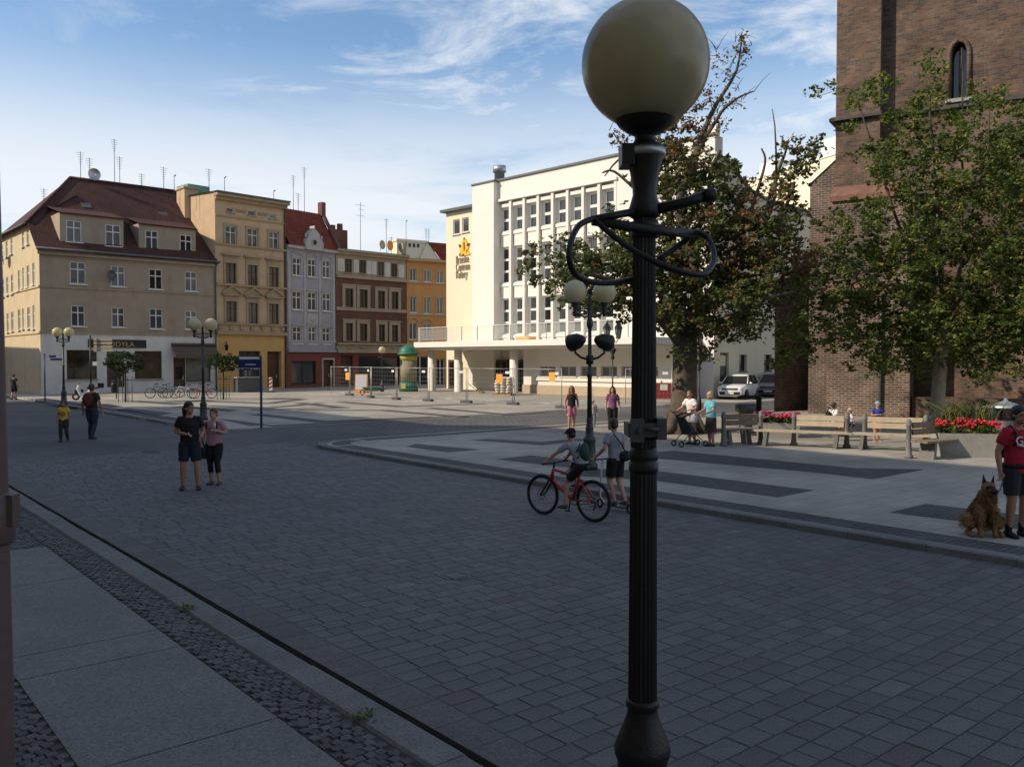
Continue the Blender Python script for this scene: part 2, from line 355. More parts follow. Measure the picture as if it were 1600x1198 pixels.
# island on the right, with its rounded nose, and the big plaza
def arc(cx, cy, r, a0, a1, k=8): return [(cx+r*math.cos(R(a0+(a1-a0)*i/k)), cy+r*math.sin(R(a0+(a1-a0)*i/k))) for i in range(k+1)]
nose = arc(N1+1.7, 22.4, 1.7, 180, 90)
isl = [(N1+.02,-40)] + [(x+.02,y) for x,y in nose] + [(62,24.1),(62,-40)]
frame_obj('island_paving', MB().prism([(x,y) for x,y in reversed(isl)], -.02, .1), M['plaza'])
pnose = arc(N1+1.2, 31.4, 1.4, 270, 180)
plz = [(62,30)] + pnose + [(N1-.18,64),(N1-.18,150),(62,150)]
frame_obj('plaza_paving', MB().prism([(x,y) for x,y in reversed(plz)], -.02, .1), M['plaza'])
ko = struct(link('nose_kerb', None, None, (0,0,0), TH))
def arc_kerb(parent, pts, wid=.26, z=.105):
    for (a, b) in zip(pts, pts[1:]):
        d = (Vector(b)-Vector(a)); nn = Vector((d.y,-d.x)).normalized()*wid; a2 = Vector(a)+nn; b2 = Vector(b)+nn
        MB().prism([tuple(a), tuple(a2), tuple(b2), tuple(b)], -.1, z).build('kerbstone', M['kerb'], parent, uv=False)
arc_kerb(ko, arc(N1+1.7, 22.4, 1.7, 180, 92, 6))
# dark mosaic bands let into the paving
ZB = .104
def band_world(polys, name):
    mb = MB()
    for poly, src in polys:
        ps = [nw(G(x, y, ZB)) for x, y in poly]
        ar = sum(ps[i][0]*ps[(i+1)%len(ps)][1]-ps[(i+1)%len(ps)][0]*ps[i][1] for i in range(len(ps)))
        if ar < 0: ps = ps[::-1]
        mb.add([(a,b,ZB) for a,b in ps], [tuple(range(len(ps)))])
    return frame_obj(name, mb, M['mosaic'])
def c3(*p): return ([(900+x/2.2857, 640+y/2.2857) for x,y in p], 0)
def c2(*p): return ([(400+x/3.2, 600+y/3.2) for x,y in p], 0)
def c1(*p): return ([(x/3.2, 600+y/3.2) for x,y in p], 0)
band_world([c3((270,150),(350,146),(1000,208),(1250,212),(1060,247),(820,220),(270,172)), c3((-20,208),(280,217),(850,287),(720,312),(280,252),(-60,232)),
    c3((1120,366),(1250,335),(1760,395),(1760,450),(1400,400)), c2((750,312),(800,298),(1125,327),(960,340)), c2((1200,375),(1370,355),(1680,392),(1680,430)),
    c2((1080,280),(1160,273),(1430,288),(1600,272),(1680,278),(1430,305))], 'island_bands')
band_world([c1((575,128),(640,121),(870,144),(790,156)), c1((1085,172),(1160,178),(1350,204),(1250,209)), c1((470,100),(540,98),(610,110),(560,116)), c1((850,112),(920,108),(1190,130),(1150,138)),
    c1((620,84),(700,83),(930,98),(860,104)), c1((230,98),(300,100),(400,110),(380,116))], 'plaza_bands')
mb = MB()
def pband(pts, wid):
    ps = [Vector(nw(G(x,y,ZB))) for x,y in pts]
    for a, b in zip(ps, ps[1:]):
        d = (b-a).normalized(); q = Vector((-d.y,d.x))*wid/2; a = a-d*wid*.3; b = b+d*wid*.3
        mb.add([(*(a-q),ZB+.001*len(mb.f)/9),(*(b-q),ZB+.001*len(mb.f)/9),(*(b+q),ZB+.001*len(mb.f)/9),(*(a+q),ZB+.001*len(mb.f)/9)], [(0,1,2,3)])
pband([(400,647),(503,658.5),(672,651.5)], .8); pband([(470,640.6),(600,641),(720,651)], .7); pband([(675,637.5),(794,647.5),(881,641)], .7)
pband([(400,640),(537,637),(469,629.7)], .8); pband([(534,628),(625,635),(753,631)], .8); pband([(330,634),(420,637),(500,630)], .8); pband([(300,626),(420,630),(470,624)], .9)
frame_obj('plaza_lines', mb, M['mosaic'])
mb = MB(); b = .55
mb.quad((N1+.3,-14,ZB),(N1+.3+b,-14,ZB),(N1+.3+b,22.2,ZB),(N1+.3,22.2,ZB)); mb.quad((N1+1.9,23.2,ZB),(44,23.2,ZB),(44,23.8,ZB),(N1+1.9,23.8,ZB))
mb.quad((N1+2,30.2,ZB),(42,30.2,ZB),(42,30.9,ZB),(N1+2,30.9,ZB)); mb.quad((N1+.15,32.6,ZB),(N1+.9,32.6,ZB),(N1+.9,62,ZB),(N1+.15,62,ZB))
ring = arc(N1+1.7,22.4,1.3,180,95,8); rin = arc(N1+1.7,22.4,.75,180,95,8)
for i in range(8): mb.add([(*ring[i],ZB),(*ring[i+1],ZB),(*rin[i+1],ZB),(*rin[i],ZB)], [(3,2,1,0)])
frame_obj('edge_bands', mb, M['mosaic'])

# ------------------------------------------------------------------ buildings
def wall_holes(mb, u0, u1, z0, z1, holes, y=0, rev=.18, m=0, mrev=None):
    us = sorted({u0,u1,*[min(max(h[i],u0),u1) for h in holes for i in (0,1)]}); zs = sorted({z0,z1,*[min(max(h[i],z0),z1) for h in holes for i in (2,3)]})
    for i in range(len(us)-1):
        for j in range(len(zs)-1):
            a,b,c,d = us[i],us[i+1],zs[j],zs[j+1]; cu,cz = (a+b)/2,(c+d)/2
            if b-a < 1e-5 or d-c < 1e-5 or any(h[0]<cu<h[1] and h[2]<cz<h[3] for h in holes): continue
            mb.quad((a,y,c),(b,y,c),(b,y,d),(a,y,d), m)
    mr = m if mrev is None else mrev
    for h in holes:
        a,b,c,d = h[:4]; y2 = y+rev
        mb.quad((a,y,c),(a,y,d),(a,y2,d),(a,y2,c),mr); mb.quad((b,y,d),(b,y,c),(b,y2,c),(b,y2,d),mr)
        mb.quad((a,y,d),(b,y,d),(b,y2,d),(a,y2,d),mr); mb.quad((b,y,c),(a,y,c),(a,y2,c),(b,y2,c),mr)
def window(par, h, style='cross', y=.12, fm=None, pm=None, t=.07, sill=None, tilt=False):
    a,b,c,d = h[:4]; mb = MB(); fm = fm or M['white']; y1 = y+.06
    mb.bx(a,a+t,y,y1,c,d); mb.bx(b-t,b,y,y1,c,d); mb.bx(a+t,b-t,y,y1,c,c+t); mb.bx(a+t,b-t,y,y1,d-t,d)
    if style in ('cross','vert'): mb.bx((a+b)/2-t*.5,(a+b)/2+t*.5,y-.01,y1-.012,c+t,d-t)
    if style in ('cross','trans'): zt = c+(d-c)*.66; mb.bx(a+t,b-t,y-.015,y1-.01,zt-t*.5,zt+t*.5)
    if style == 'thirds':
        for k in (1,2): zt = c+(d-c)*k/3; mb.bx(a+t,b-t,y-.01,y1-.01,zt-.09,zt+.09)
    if style == 'half': zt = c+(d-c)*.5; mb.bx(a+t,b-t,y-.01,y1-.01,zt-.11,zt+.11)
    w = mb.build('window', fm, par)
    MB().quad((a+t*.5,y+.035,c+t*.5),(b-t*.5,y+.035,c+t*.5),(b-t*.5,y+.035,d-t*.5),(a+t*.5,y+.035,d-t*.5)).build('pane', pm or M['pane'+rr.choice('00122')], w)
    MB().bx(a-.1,b+.1,y-.22,y,c-.07,c-.002).build('sill', sill or fm, w)
    return w
class Fac:
    def __init__(s, name, label, pL, dL, pR, dR, cat='building'):
        s.L = Vector(((pL-800)/F*dL, dL)); Rr = Vector(((pR-800)/F*dR, dR)); s.W = (Rr-s.L).length; s.u = (Rr-s.L)/s.W; s.n = Vector((s.u.y,-s.u.x))
        s.root = thing(name, label, cat, (s.L.x,s.L.y,0), math.atan2(s.u.y,s.u.x))
    def uz(s, px, py, off=0):
        d = ray(px,py); o = s.L + s.n*off; k = o.dot(s.n)/(d.x*s.n.x+d.y*s.n.y); p = Vector((d.x*k,d.y*k)); return ((p-s.L).dot(s.u), CH+d.z*k)
    def rect(s, x0,y0,x1,y1,off=0):
        xm, ym = (x0+x1)/2,(y0+y1)/2
        return (s.uz(x0,ym,off)[0], s.uz(x1,ym,off)[0], s.uz(xm,y1,off)[1], s.uz(xm,y0,off)[1])
def shell(mb, W, D, H, m=0, base=0):      # sides and back
    mb.quad((0,D,base),(0,0,base),(0,0,H),(0,D,H),m); mb.quad((W,0,base),(W,D,base),(W,D,H),(W,0,H),m); mb.quad((W,D,base),(0,D,base),(0,D,H),(W,D,H),m)
def A(cx, cy): return (cx/2.994, 220+cy/2.994)
def B(cx, cy): return (320+cx/3.329, 260+cy/3.329)
def C(cx, cy): return (620+cx/2.853, 220+cy/2.853)
def crects(fac, conv, lst, off=0): return [fac.rect(*conv(*r[:2]), *conv(*r[2:4]), off) for r in lst]
def text(name, s, size, m, parent, loc, rot=(R(90),0,0), ext=.01, font_sx=1, align='CENTER'):
    cu = bpy.data.curves.new(name, 'FONT'); cu.body = s; cu.size = size; cu.extrude = ext; cu.align_x = align; cu.align_y = 'CENTER'
    o = bpy.data.objects.new(name, cu); COL.objects.link(o); dg = bpy.context.evaluated_depsgraph_get(); me = bpy.data.meshes.new_from_object(o.evaluated_get(dg)); bpy.data.objects.remove(o)
    me.materials.clear(); me.materials.append(m); o = link(name, me, parent, loc); o.rotation_euler = rot; o.scale = (font_sx,1,1); return o
def antenna(par, p, h, kind=0):
    h *= .78
    mb = MB().tube([p,(p[0],p[1],p[2]+h)], .025, n=5); z = p[2]+h
    if kind == 0:
        for k in range(6): mb.tube([(p[0]-.3+.04*k,p[1],z-.1-k*.18),(p[0]+.3-.04*k,p[1],z-.1-k*.18)], .012, n=4)
    elif kind == 1:
        mb.tube([(p[0]-.55,p[1],z-.3),(p[0]+.55,p[1],z-.3)], .014, n=4); mb.tube([(p[0]-.3,p[1],z-.7),(p[0]+.45,p[1],z-.7)], .014, n=4); mb.tube([(p[0]-.5,p[1],z-1.3),(p[0]+.5,p[1],z-1.3)], .014, n=4)
    else: mb.tube([(p[0],p[1],z),(p[0]+.15,p[1],z+.12)], .05, n=5)
    return mb.build('antenna', M['darkgrey'], par)
def dish(par, p, r=.4, m='steel', yaw=0):
    prof = [(r*k/5, .35*r*(k/5)**2) for k in range(1,6)]; mb = MB(); n=16; vs=[(0,0,0)]
    for a,b in prof: vs += [(a*math.cos(2*math.pi*j/n),-b,a*math.sin(2*math.pi*j/n)) for j in range(n)]
    fs = [(0,1+(j+1)%n,1+j) for j in range(n)] + [(1+i*n+j,1+i*n+(j+1)%n,1+(i+1)*n+(j+1)%n,1+(i+1)*n+j) for i in range(4) for j in range(n)]
    mb.add(vs, fs, 0, True); mb.tube([(0,.03,0),(0,.1,-r*1.3)], .025, n=5); mb.tube([(0,-.1,-r*.9),(0,-.55*r-.2,0)], .015, n=4)
    return mb.build('satellite_dish', M[m], par, p, yaw)

plaster = lambda n, c, st=.35, sc_=None: mat(n, c, .9, .12, 1.3, .1, 50, stain=st, stain_col=sc_)
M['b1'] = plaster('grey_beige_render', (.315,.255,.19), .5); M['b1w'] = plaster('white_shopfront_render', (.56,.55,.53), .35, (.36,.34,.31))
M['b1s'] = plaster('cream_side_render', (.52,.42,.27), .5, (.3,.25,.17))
M['b2'] = plaster('ochre_render', (.47,.335,.21), .4); M['b2g'] = plaster('ochre_shop_render', (.54,.33,.125), .25); M['b2t'] = plaster('ochre_trim', (.34,.26,.165), .5)
M['b3'] = plaster('lilac_render', (.32,.30,.34), .3); M['b3t'] = plaster('lilac_trim', (.4,.38,.37), .3); M['b3g'] = plaster('dark_red_render', (.18,.055,.04), .2)
M['b4'] = brickmat('brown_brick', (.17,.07,.045), (.13,.055,.038), (.12,.08,.06), .25,.075,.01,.3,.2); M['b4t'] = plaster('brown_house_stucco', (.35,.28,.2), .4); M['b4p'] = plaster('pale_panel', (.56,.53,.48), .2)
M['b5'] = plaster('orange_render', (.54,.27,.095), .3); M['b5t'] = plaster('orange_trim', (.45,.33,.2), .3)
M['wh'] = mat('white_render', (.70,.67,.61), .85, .03, 1, .04, 60); M['cr'] = mat('cream_render', (.70,.63,.47), .85, .04, 1, .04, 60); M['pl'] = plaster('plinth_stone', (.42,.33,.24), .3)
def tilemat(name, c, pitch=.2):
    return brickmat(name, c, tuple(x*.72 for x in c), tuple(x*.35 for x in c), pitch, .3, .03, .9, .3, big=.2)
M['tile1'] = tilemat('brown_red_tiles', (.092,.036,.028)); M['tile3'] = tilemat('red_tiles', (.26,.055,.03)); M['slate'] = tilemat('slate_roof', (.10,.105,.12)); M['tin'] = mat('tin_roof', (.10,.105,.11), .5, .2, 2, metal=.3); M['copper'] = mat('green_copper', (.12,.27,.2), .6, .2, 2)
M['wood'] = mat('brown_wood', (.07,.035,.018), .6, .3, 6); M['black'] = mat('black_paint', (.012,.012,.013), .5, .2, 5); M['gold'] = mat('gold_letters', (.38,.27,.11), .4, .05)
M['shopglass'] = glass('shop_glass', (.04,.028,.018), .05, .6, .8); M['awn'] = mat('brown_awning', (.10,.075,.055), .85, .25, 6); M['brass'] = mat('brass', (.5,.35,.1), .4)

# --- corner house with the big tiled roof
f = Fac('corner_house', 'grey beige corner house with a large dark red tiled roof and two wide dormers', 64, 62, 340, 70.7); r1 = f.root; W = f.W
eave = f.uz(64,390)[1]; D = 15.; RK = 7.5; RZ = 17.4
win = crects(f, A, [(327,566,402,670),(520,585,585,682),(697,600,760,695),(865,612,922,704),(333,770,398,868),(522,780,583,872),(700,785,762,880),(866,795,922,882)])
shop = crects(f, A, [(312,978,453,1115),(500,985,582,1152),(630,983,757,1113),(812,1012,868,1150),(870,1012,985,1125)])
zs1 = (f.uz(64, A(0,888)[1])[1] + f.uz(340, A(0,918)[1])[1])/2
mb = MB(); wall_holes(mb,0,W,zs1,eave,win); mb.quad((W,0,0),(W,D,0),(W,D,eave),(W,0,eave)); mb.quad((W,D,0),(0,D,0),(0,D,eave),(W,D,eave))
mb.add([(W,0,eave),(W,D,eave),(W,RK,RZ)], [(0,1,2)])
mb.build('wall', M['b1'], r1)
mb = MB(); wall_holes(mb,-.001,W-3.6,0,zs1,[h for h in shop[:3]],-.012); mb.build('shopfront_wall', M['b1w'], r1)
mb = MB(); wall_holes(mb,W-3.6,W,0,zs1,shop[3:],-.006); mb.build('shopfront_wall', M['b1w'], r1)
for i, h in enumerate(win): window(r1, h, 'cross', .08, None, M['pane0'] if i in (0,2) else M['pane1'] if i in (3,7) else None)
for i, h in enumerate(shop):
    if i in (1,3):
        d = MB().bx(h[0],h[1],.12,.2,h[2],h[3]).bx(h[0]+.1,h[1]-.1,.09,.12,h[2]+.15,h[3]-.6).build('door', M['wood'], r1)
        MB().bx(h[1]-.22,h[1]-.16,.03,.09,1.0,1.3).build('handle', M['steel'], d); MB().quad((h[0]+.2,.085,1.1),(h[1]-.2,.085,1.1),(h[1]-.2,.085,h[3]-.75),(h[0]+.2,.085,h[3]-.75)).build('pane', M['pane0'], d)
    else: window(r1, h, 'none', .08, M['wood'], M['shopglass'] if i < 4 else M['pane1'], .08, M['concrete'])
# goods in the bakery windows read as warm blocks behind the glass line
sg = f.rect(*A(412,930),*A(682,968)); s_ = MB().bx(sg[0],sg[1],-.1,-.015,sg[2],sg[3]).build('shop_sign', M['black'], r1)
text('sign_lettering', 'JODYŁA', .56, M['gold'], s_, (f.uz(188,537)[0],-.105,(sg[2]+sg[3])/2-.06))
mb = MB(); aw = f.rect(*A(800,955),*A(1005,1010)); mb.add([(aw[0],-.02,aw[3]),(aw[1],-.02,aw[3]),(aw[1],-1.0,aw[2]+.15),(aw[0],-1.0,aw[2]+.15),(aw[0],-1.0,aw[2]-.12),(aw[1],-1.0,aw[2]-.12)], [(3,2,1,0),(4,5,2,3)]); mb.bx(aw[0],aw[1],-.25,-.02,aw[3]-.02,aw[3]+.14); mb.build('awning', M['awn'], r1)
MB().bx(-.08,W,-.1,0,zs1-.08,zs1+.1).build('string_course', M['b1'], r1)
z2 = f.uz(200, A(0,700)[1])[1]; MB().bx(-.06,W,-.07,0,z2-.08,z2+.06).build('string_course', M['b1'], r1)
MB().bx(-.15,W,-.28,0,eave-.32,eave-.02).build('cornice', M['b1'], r1)
MB().tube([(-.3,-.5,eave+.06),(W+.1,-.5,eave+.06)], .09, n=8).build('gutter', M['tin'], r1)
MB().tube([(W-.15,-.4,eave),(W-.15,-.1,eave-.7),(W-.15,-.1,.1)], .06, n=6).build('downpipe', M['tin'], r1)
for px_ in (200, 720): 
    v = f.rect(*A(px_+150,1163),*A(px_+190,1180)); MB().bx(v[0],v[1],-.03,-.013,v[2],v[3]).build('cellar_vent', M['black'], r1)
hipk, hipz = 2.4, eave + (RZ-eave)*2.4/RK; a0 = 4.06
mb = MB()
E0 = (-.3,-.45,eave-.38+.3); 
mb.add([(-.25,-.45,eave-.1),(W+.05,-.45,eave-.1),(W+.05,RK,RZ),(a0,RK,RZ),(-.25,hipk,hipz)], [(0,1,2,3,4)])
mb.add([(-.25,hipk,hipz),(a0,RK,RZ),(-.25,D-hipk,hipz)], [(0,1,2)]); mb.add([(a0,RK,RZ),(W+.05,RK,RZ),(W+.05,D+.4,eave-.1),(-.25,D+.4,eave-.1),(-.25,D-hipk,hipz)], [(0,1,2,3,4)])
roof = mb.build('roof', M['tile1'], r1)
MB().tube([(a0,RK,RZ+.02),(W,RK,RZ+.02)], .14, n=6).build('ridge_tiles', M['tile1'], roof); MB().tube([(-.25,hipk,hipz+.02),(a0,RK,RZ+.02)], .12, n=6).build('ridge_tiles', M['tile1'], roof)
dw = crects(f, A, [(310,372,382,474),(493,393,565,493),(680,420,740,512),(842,440,897,528)], -.7)
def roofz(y): return eave + (RZ-eave)*y/RK
for di, (x0,x1) in enumerate(((280,578),(650,915))):
    q = f.rect(*A(x0,350+50*di),*A(x1,500+35*di),-.7); dz1 = q[3]+.02; y0 = .7
    mb = MB(); wall_holes(mb,q[0],q[1],roofz(y0)-.1,dz1,dw[di*2:di*2+2],y0)
    yb = (dz1-eave)/(RZ-eave)*RK
    for u in (q[0],q[1]): mb.add([(u,y0,roofz(y0)-.1),(u,y0,dz1),(u,yb,dz1)], [(0,1,2) if u==q[0] else (2,1,0)])
    d = mb.build('dormer', M['b1'], r1); yb2 = yb+.9
    MB().add([(q[0]-.12,y0-.15,dz1+.0),(q[1]+.12,y0-.15,dz1+.0),(q[1]+.12,yb2,roofz(yb2)+.05),(q[0]-.12,yb2,roofz(yb2)+.05),(q[0]-.12,y0-.15,dz1-.1),(q[1]+.12,y0-.15,dz1-.1)], [(0,1,2,3),(4,5,1,0)]).build('dormer_roof', M['tile1'], d)
    for h in dw[di*2:di*2+2]: window(d, h, 'cross', y0+.06)
for px_ in (410,770):
    u,z = f.uz(*A(px_,315 if px_<500 else 360),-4.3); MB().obx((u,4.6,roofz(4.6)+.05),(.7,.55,.1),Matrix.Rotation(math.atan2(RZ-eave,RK),3,'X')).build('roof_window', M['tin'], roof)
q = f.uz(293,300,-5.5); MB().bx(W-.9,W+.3,4.4,6.2,10,q[1]+.1).bx(W-1.0,W+.4,4.3,6.3,q[1]+.1,q[1]+.25).build('chimney', M['b2'], r1)
for px_, h_ in ((69,1.7),(92,1.4),(107,1.6),(127,3.1),(141,2.6),(180,5.0),(188,3.2),(222,1.7)):
    u = f.uz(px_, 300, -RK)[0]; zz = RZ if u > a0 else RZ-1.6-(a0-u)*.35; antenna(roof, (u,RK+.1,zz-.15), h_, 0 if h_ > 1.65 else 2)
dish(roof, (f.uz(146,272,-RK)[0],RK-.1,RZ+.5), .5)
u,z = f.uz(*A(517,632)); dish(r1, (u-.1,-.35,z), .42, 'darkgrey', .5)
# its long side wall, in the sun
sd = Fac('side', 's', -90, 115, 64, 62); bpy.data.objects.remove(sd.root)
sroot = link('side_wall_base', None, r1)
mb = MB(); Ls = 30.
class Side:      # side plane of the house: local x=0, running back along +y
    pass
def side_uz(px, py):
    d = ray(px,py); o = f.L; n = -f.u; k = o.dot(n)/(d.x*n.x+d.y*n.y); p = Vector((d.x*k,d.y*k)); return ((p-o).dot(-f.n), CH+d.z*k)
bpy.data.objects.remove(sroot)
sw = []
for (x0,y0,x1,y1) in ((103,420,113,497),(125,405,136,485),(50,458,60,530),(27,470,37,545),(5,487,15,555),(85,607,95,700),(126,585,138,685),(152,572,163,675),(52,627,62,717),(30,637,40,722),(10,648,20,732),(105,595,113,690),
        (85,790,96,885),(128,780,141,878),(153,770,163,880),(53,800,64,890),(32,808,42,895),(10,818,20,905),(105,785,113,880)):
    p0 = side_uz(*A(x1,(y0+y1)/2)); p1 = side_uz(*A(x0,(y0+y1)/2)); zc = side_uz(*A((x0+x1)/2,y1))[1], side_uz(*A((x0+x1)/2,y0))[1]
    if p0[0] < Ls-1: sw.append((p0[0],min(p1[0],p0[0]+1.2),zc[0],zc[1]))
sroot = link('side_wing', None, r1, (0,Ls,0), -R(90))   # local x runs from back to the front corner
hol = [(Ls-b_,Ls-a_,c_,d_) for a_,b_,c_,d_ in sw]
mb = MB(); wall_holes(mb,0,Ls,0,eave,[h for h in hol if h[3] < eave],-.004)
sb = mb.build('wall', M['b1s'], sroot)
mb = MB(); top = hipz
hup = [h for h in hol if h[3] >= eave]
wall_holes(mb,0,Ls-hipk,eave,top,hup,-.004); mb.add([(Ls-hipk,-.004,eave),(Ls,-.004,eave),(Ls-hipk,-.004,top)], [(0,1,2)])
mb.build('wall', M['b1s'], sroot)
for h in hol: window(sroot, h, 'cross', .06)
for zz in (z2, zs1): MB().bx(0,Ls,-.09,-.005,zz-.08,zz+.06).build('string_course', M['b1s'], sroot)
MB().add([(0,-.4,top-.1),(Ls-hipk,-.4,top-.1),(Ls-hipk-3,4,top+3.0),(0,4,top+3.0)], [(0,1,2,3)]).build('roof', M['slate'], sroot)
MB().tube([(0,-.42,top-.1),(Ls-hipk,-.42,top-.1)], .08, n=6).build('gutter', M['tin'], sroot)
dish(sroot, (Ls-side_uz(*A(40,540))[0],-.45,side_uz(*A(40,540))[1]), .55)

# --- ochre house
f = Fac('ochre_house', 'tall ochre house with pedimented windows and a flat cornice', 338.2, 70.75, 447.5, 75.6); r2 = f.root; W = f.W
win = crects(f, B, [(107,310,163,408),(222,325,275,422),(334,340,383,436),(108,503,162,608),(222,514,273,620),(333,525,383,627),(110,702,165,808),(225,710,275,817),(333,715,383,820),(113,215,150,240),(225,230,265,257),(335,247,373,272)])
gr = crects(f, B, [(178,960,290,1120),(325,962,398,1150)])
top = f.uz(*B(60,140))[1]; zb = f.uz(*B(240,870))[1]
mb = MB(); wall_holes(mb,0,W,zb,top,win); shell(mb,W,12,top); mb.build('wall', M['b2'], r2)
mb = MB(); wall_holes(mb,0,W,0,zb,gr,-.01,.5); mb.build('shopfront_wall', M['b2g'], r2)
for i, h in enumerate(win): window(r2, h, 'cross' if i < 9 else 'none', .1, M['white'] if i < 3 else M['wood'] if i < 9 else M['white'], None, .06, M['b2t'])
window(r2, gr[0], 'vert', .3, M['black'], M['pane2'], .1); h = gr[1]; d = MB().bx(h[0],h[1],.4,.48,h[2],h[3]).build('door', M['wood'], r2); MB().bx(h[1]-.3,h[1]-.24,.33,.4,1,1.3).build('handle', M['brass'], d)
def casing(par, h, m, wd=.18, y=-.06, hood=None, hm=None):
    mb = MB(); a,b,c,d = h
    mb.bx(a-wd,a,y,-.001,c-.05,d); mb.bx(b,b+wd,y,-.001,c-.05,d); mb.bx(a-wd,b+wd,y-.01,-.001,d,d+wd)
    if hood == 'flat': mb.bx(a-wd,b+wd,y,-.001,d+wd,d+wd+.45); mb.bx(a-wd-.2,b+wd+.2,-.32,-.001,d+wd+.45,d+wd+.58)
    if hood == 'tri':
        mb.bx(a-wd,b+wd,y,-.001,d+wd,d+wd+.3); mb.bx(a-wd-.2,b+wd+.2,-.3,-.001,d+wd+.3,d+wd+.4); z0 = d+wd+.4; m_ = (a+b)/2
        mb.prismy([(a-wd-.22,z0),(b+wd+.22,z0),(m_,z0+.62)], -.16, -.001)
        for q in (-1,1): mb.prismy([(m_,z0+.62),(m_,z0+.76),(m_+q*((b-a)/2+wd+.28),z0+.14),(m_+q*((b-a)/2+wd+.28),z0)][::q], -.32, -.161)
    if hood == 'low': mb.bx(a-wd-.08,b+wd+.08,-.16,-.001,d+wd,d+wd+.1)
    if hood == 'arch':
        mb.loft([(a-wd,-.05,d+wd)]+[((a+b)/2+((b-a)/2+wd)*math.cos(R(180-18*k)),-.05,d+wd+.4*math.sin(R(18*k))) for k in range(11)], .07, n=6)
    return mb.build('window_surround', m, par)
for i, h in enumerate(win[:9]): casing(r2, h, M['b2t'], .17, -.07, (None,'flat','tri')[i//3])
for cy, hh, dp in ((420,.14,.16),(625,.16,.22),(822,.14,.2),(868,.3,.3)):
    z = f.uz(*B(240,cy))[1]; MB().bx(.02,W-.02,-dp,-.001,z-hh/2,z+hh/2).build('string_course', M['b2t'], r2)
zA, zB_ = f.uz(*B(240,862))[1], f.uz(*B(240,826))[1]
for k in range(7): 
    u = .35+k*(W-.7)/6; MB().bx(u-.16,u+.16,-.12,-.001,zA+.17,zB_-.1).build('pilaster', M['b2t'], r2)
for cy in (178,262): z = f.uz(*B(240,cy+15))[1]; MB().bx(.02,W-.02,-.1,-.001,z-.06,z+.06).build('string_course', M['b2t'], r2)
for k in range(2):
    u0 = win[9+k][1]; u1 = win[10+k][0]; z = win[9+k][2]+.35
    mb = MB()
    for j in range(3): a = u0+.2+(u1-u0-.4)*j/3; b = u0+.2+(u1-u0-.4)*(j+1)/3; mb.tube([(a+(b-a)*i/6,-.03,z-.2*math.sin(math.pi*i/6)) for i in range(7)], .07, n=5)
    mb.build('garland', M['b2t'], r2)
MB().bx(-.05,W+.05,-.3,-.001,top-.5,top-.22).bx(-.1,W+.1,-.62,-.001,top-.22,top).build('cornice', M['b2t'], r2)
roof = MB().add([(-.1,-.75,top+.02),(W+.1,-.75,top+.02),(W+.1,-.75,top+.14),(-.1,-.75,top+.14),(W+.1,12,top+.7),(-.1,12,top+.7)], [(0,1,2,3),(3,2,4,5),(1,0,5,4)]).build('roof', M['tin'], r2)
MB().add([(0,0,top),(0,12,top),(0,12,top+.7),(0,0,top+.14)], [(0,1,2,3)]).build('parapet', M['b2'], r2)
MB().bx(.2,2.2,5,7,top+.3,top+1.5).build('roof_hatch', M['copper'], roof); MB().bx(1.2,3.0,1.2,2,top,top+.55).build('chimney', M['b4'], roof)
for u,h_ in ((.3,2.9),(1.7,2.2),(W-.2,1.6),(-1.5,2.2),(-2.4,3.0)): antenna(roof, (u,1.5 if u>0 else 4,top), h_, 0 if h_>2.5 else 2)
MB().tube([(W-.12,-.2,top-.3),(W-.12,-.08,top-1),(W-.12,-.08,.1)], .06, n=6).build('downpipe', M['wood'], r2)
# wall lantern
u,z = f.uz(355,543,.6); mb = MB().tube([(u,-.02,z+.3),(u,-.5,z+.5)], .025).lathe([(.1,0),(.16,.35),(.2,.36),(.04,.6),(.02,.75)], 6, (u,-.5,z-.25)); mb.build('wall_lantern', M['dark'], r2)

# --- lilac house
f = Fac('lilac_house', 'narrow lilac house with an ornate gable and red tiled roof', 449.5, 75.7, 524.5, 80); r3 = f.root; W = f.W
win = crects(f, B, [(457,475,500,568),(536,483,578,575),(612,490,652,580),(455,648,502,745),(535,655,580,750),(612,660,655,753),(457,833,502,920),(538,833,578,923),(612,838,652,923)])
gr = crects(f, B, [(452,1012,578,1130),(615,1005,668,1140)]); ev = (f.uz(*B(434,412))[1]+f.uz(*B(680,436))[1])/2; zb = f.uz(*B(560,965))[1]
mb = MB(); wall_holes(mb,0,W,zb,ev,win); shell(mb,W,12,ev); mb.add([(0,0,ev),(0,12,ev),(0,6,ev+4.2),(0,2,ev+3.6)], [(1,0,3,2)]); mb.add([(W,0,ev),(W,12,ev),(W,6,ev+4.2),(W,2,ev+3.6)], [(0,1,2,3)]); mb.build('wall', M['b3'], r3)
mb = MB(); wall_holes(mb,0,W,0,zb,gr,-.01,.4); mb.build('shopfront_wall', M['b3g'], r3)
for i, h in enumerate(win): window(r3, h, 'cross', .08, None, None, .08); casing(r3, h, M['b3t'], .12, -.05, ('arch','low','low')[i//3])
window(r3, gr[0], 'vert', .2, M['black'], M['pane2'], .1); h = gr[1]; d = MB().bx(h[0]+.15,h[1]-.1,.25,.33,h[2],h[3]).build('door', M['wood'], r3); casing(r3, (h[0],h[1],0.05,h[3]), M['b3t'], .14, -.06); MB().bx(h[1]-.4,h[1]-.34,.18,.25,1,1.3).build('handle', M['brass'], d)
z = zb; MB().bx(0,W,-.22,-.001,z-.02,z+.16).bx(.1,W-.1,-.08,-.001,z+.16,z+.9).build('string_course', M['b3'], r3); MB().bx(0,W,-.12,-.001,z+.9,z+1.05).build('string_course', M['b3t'], r3)
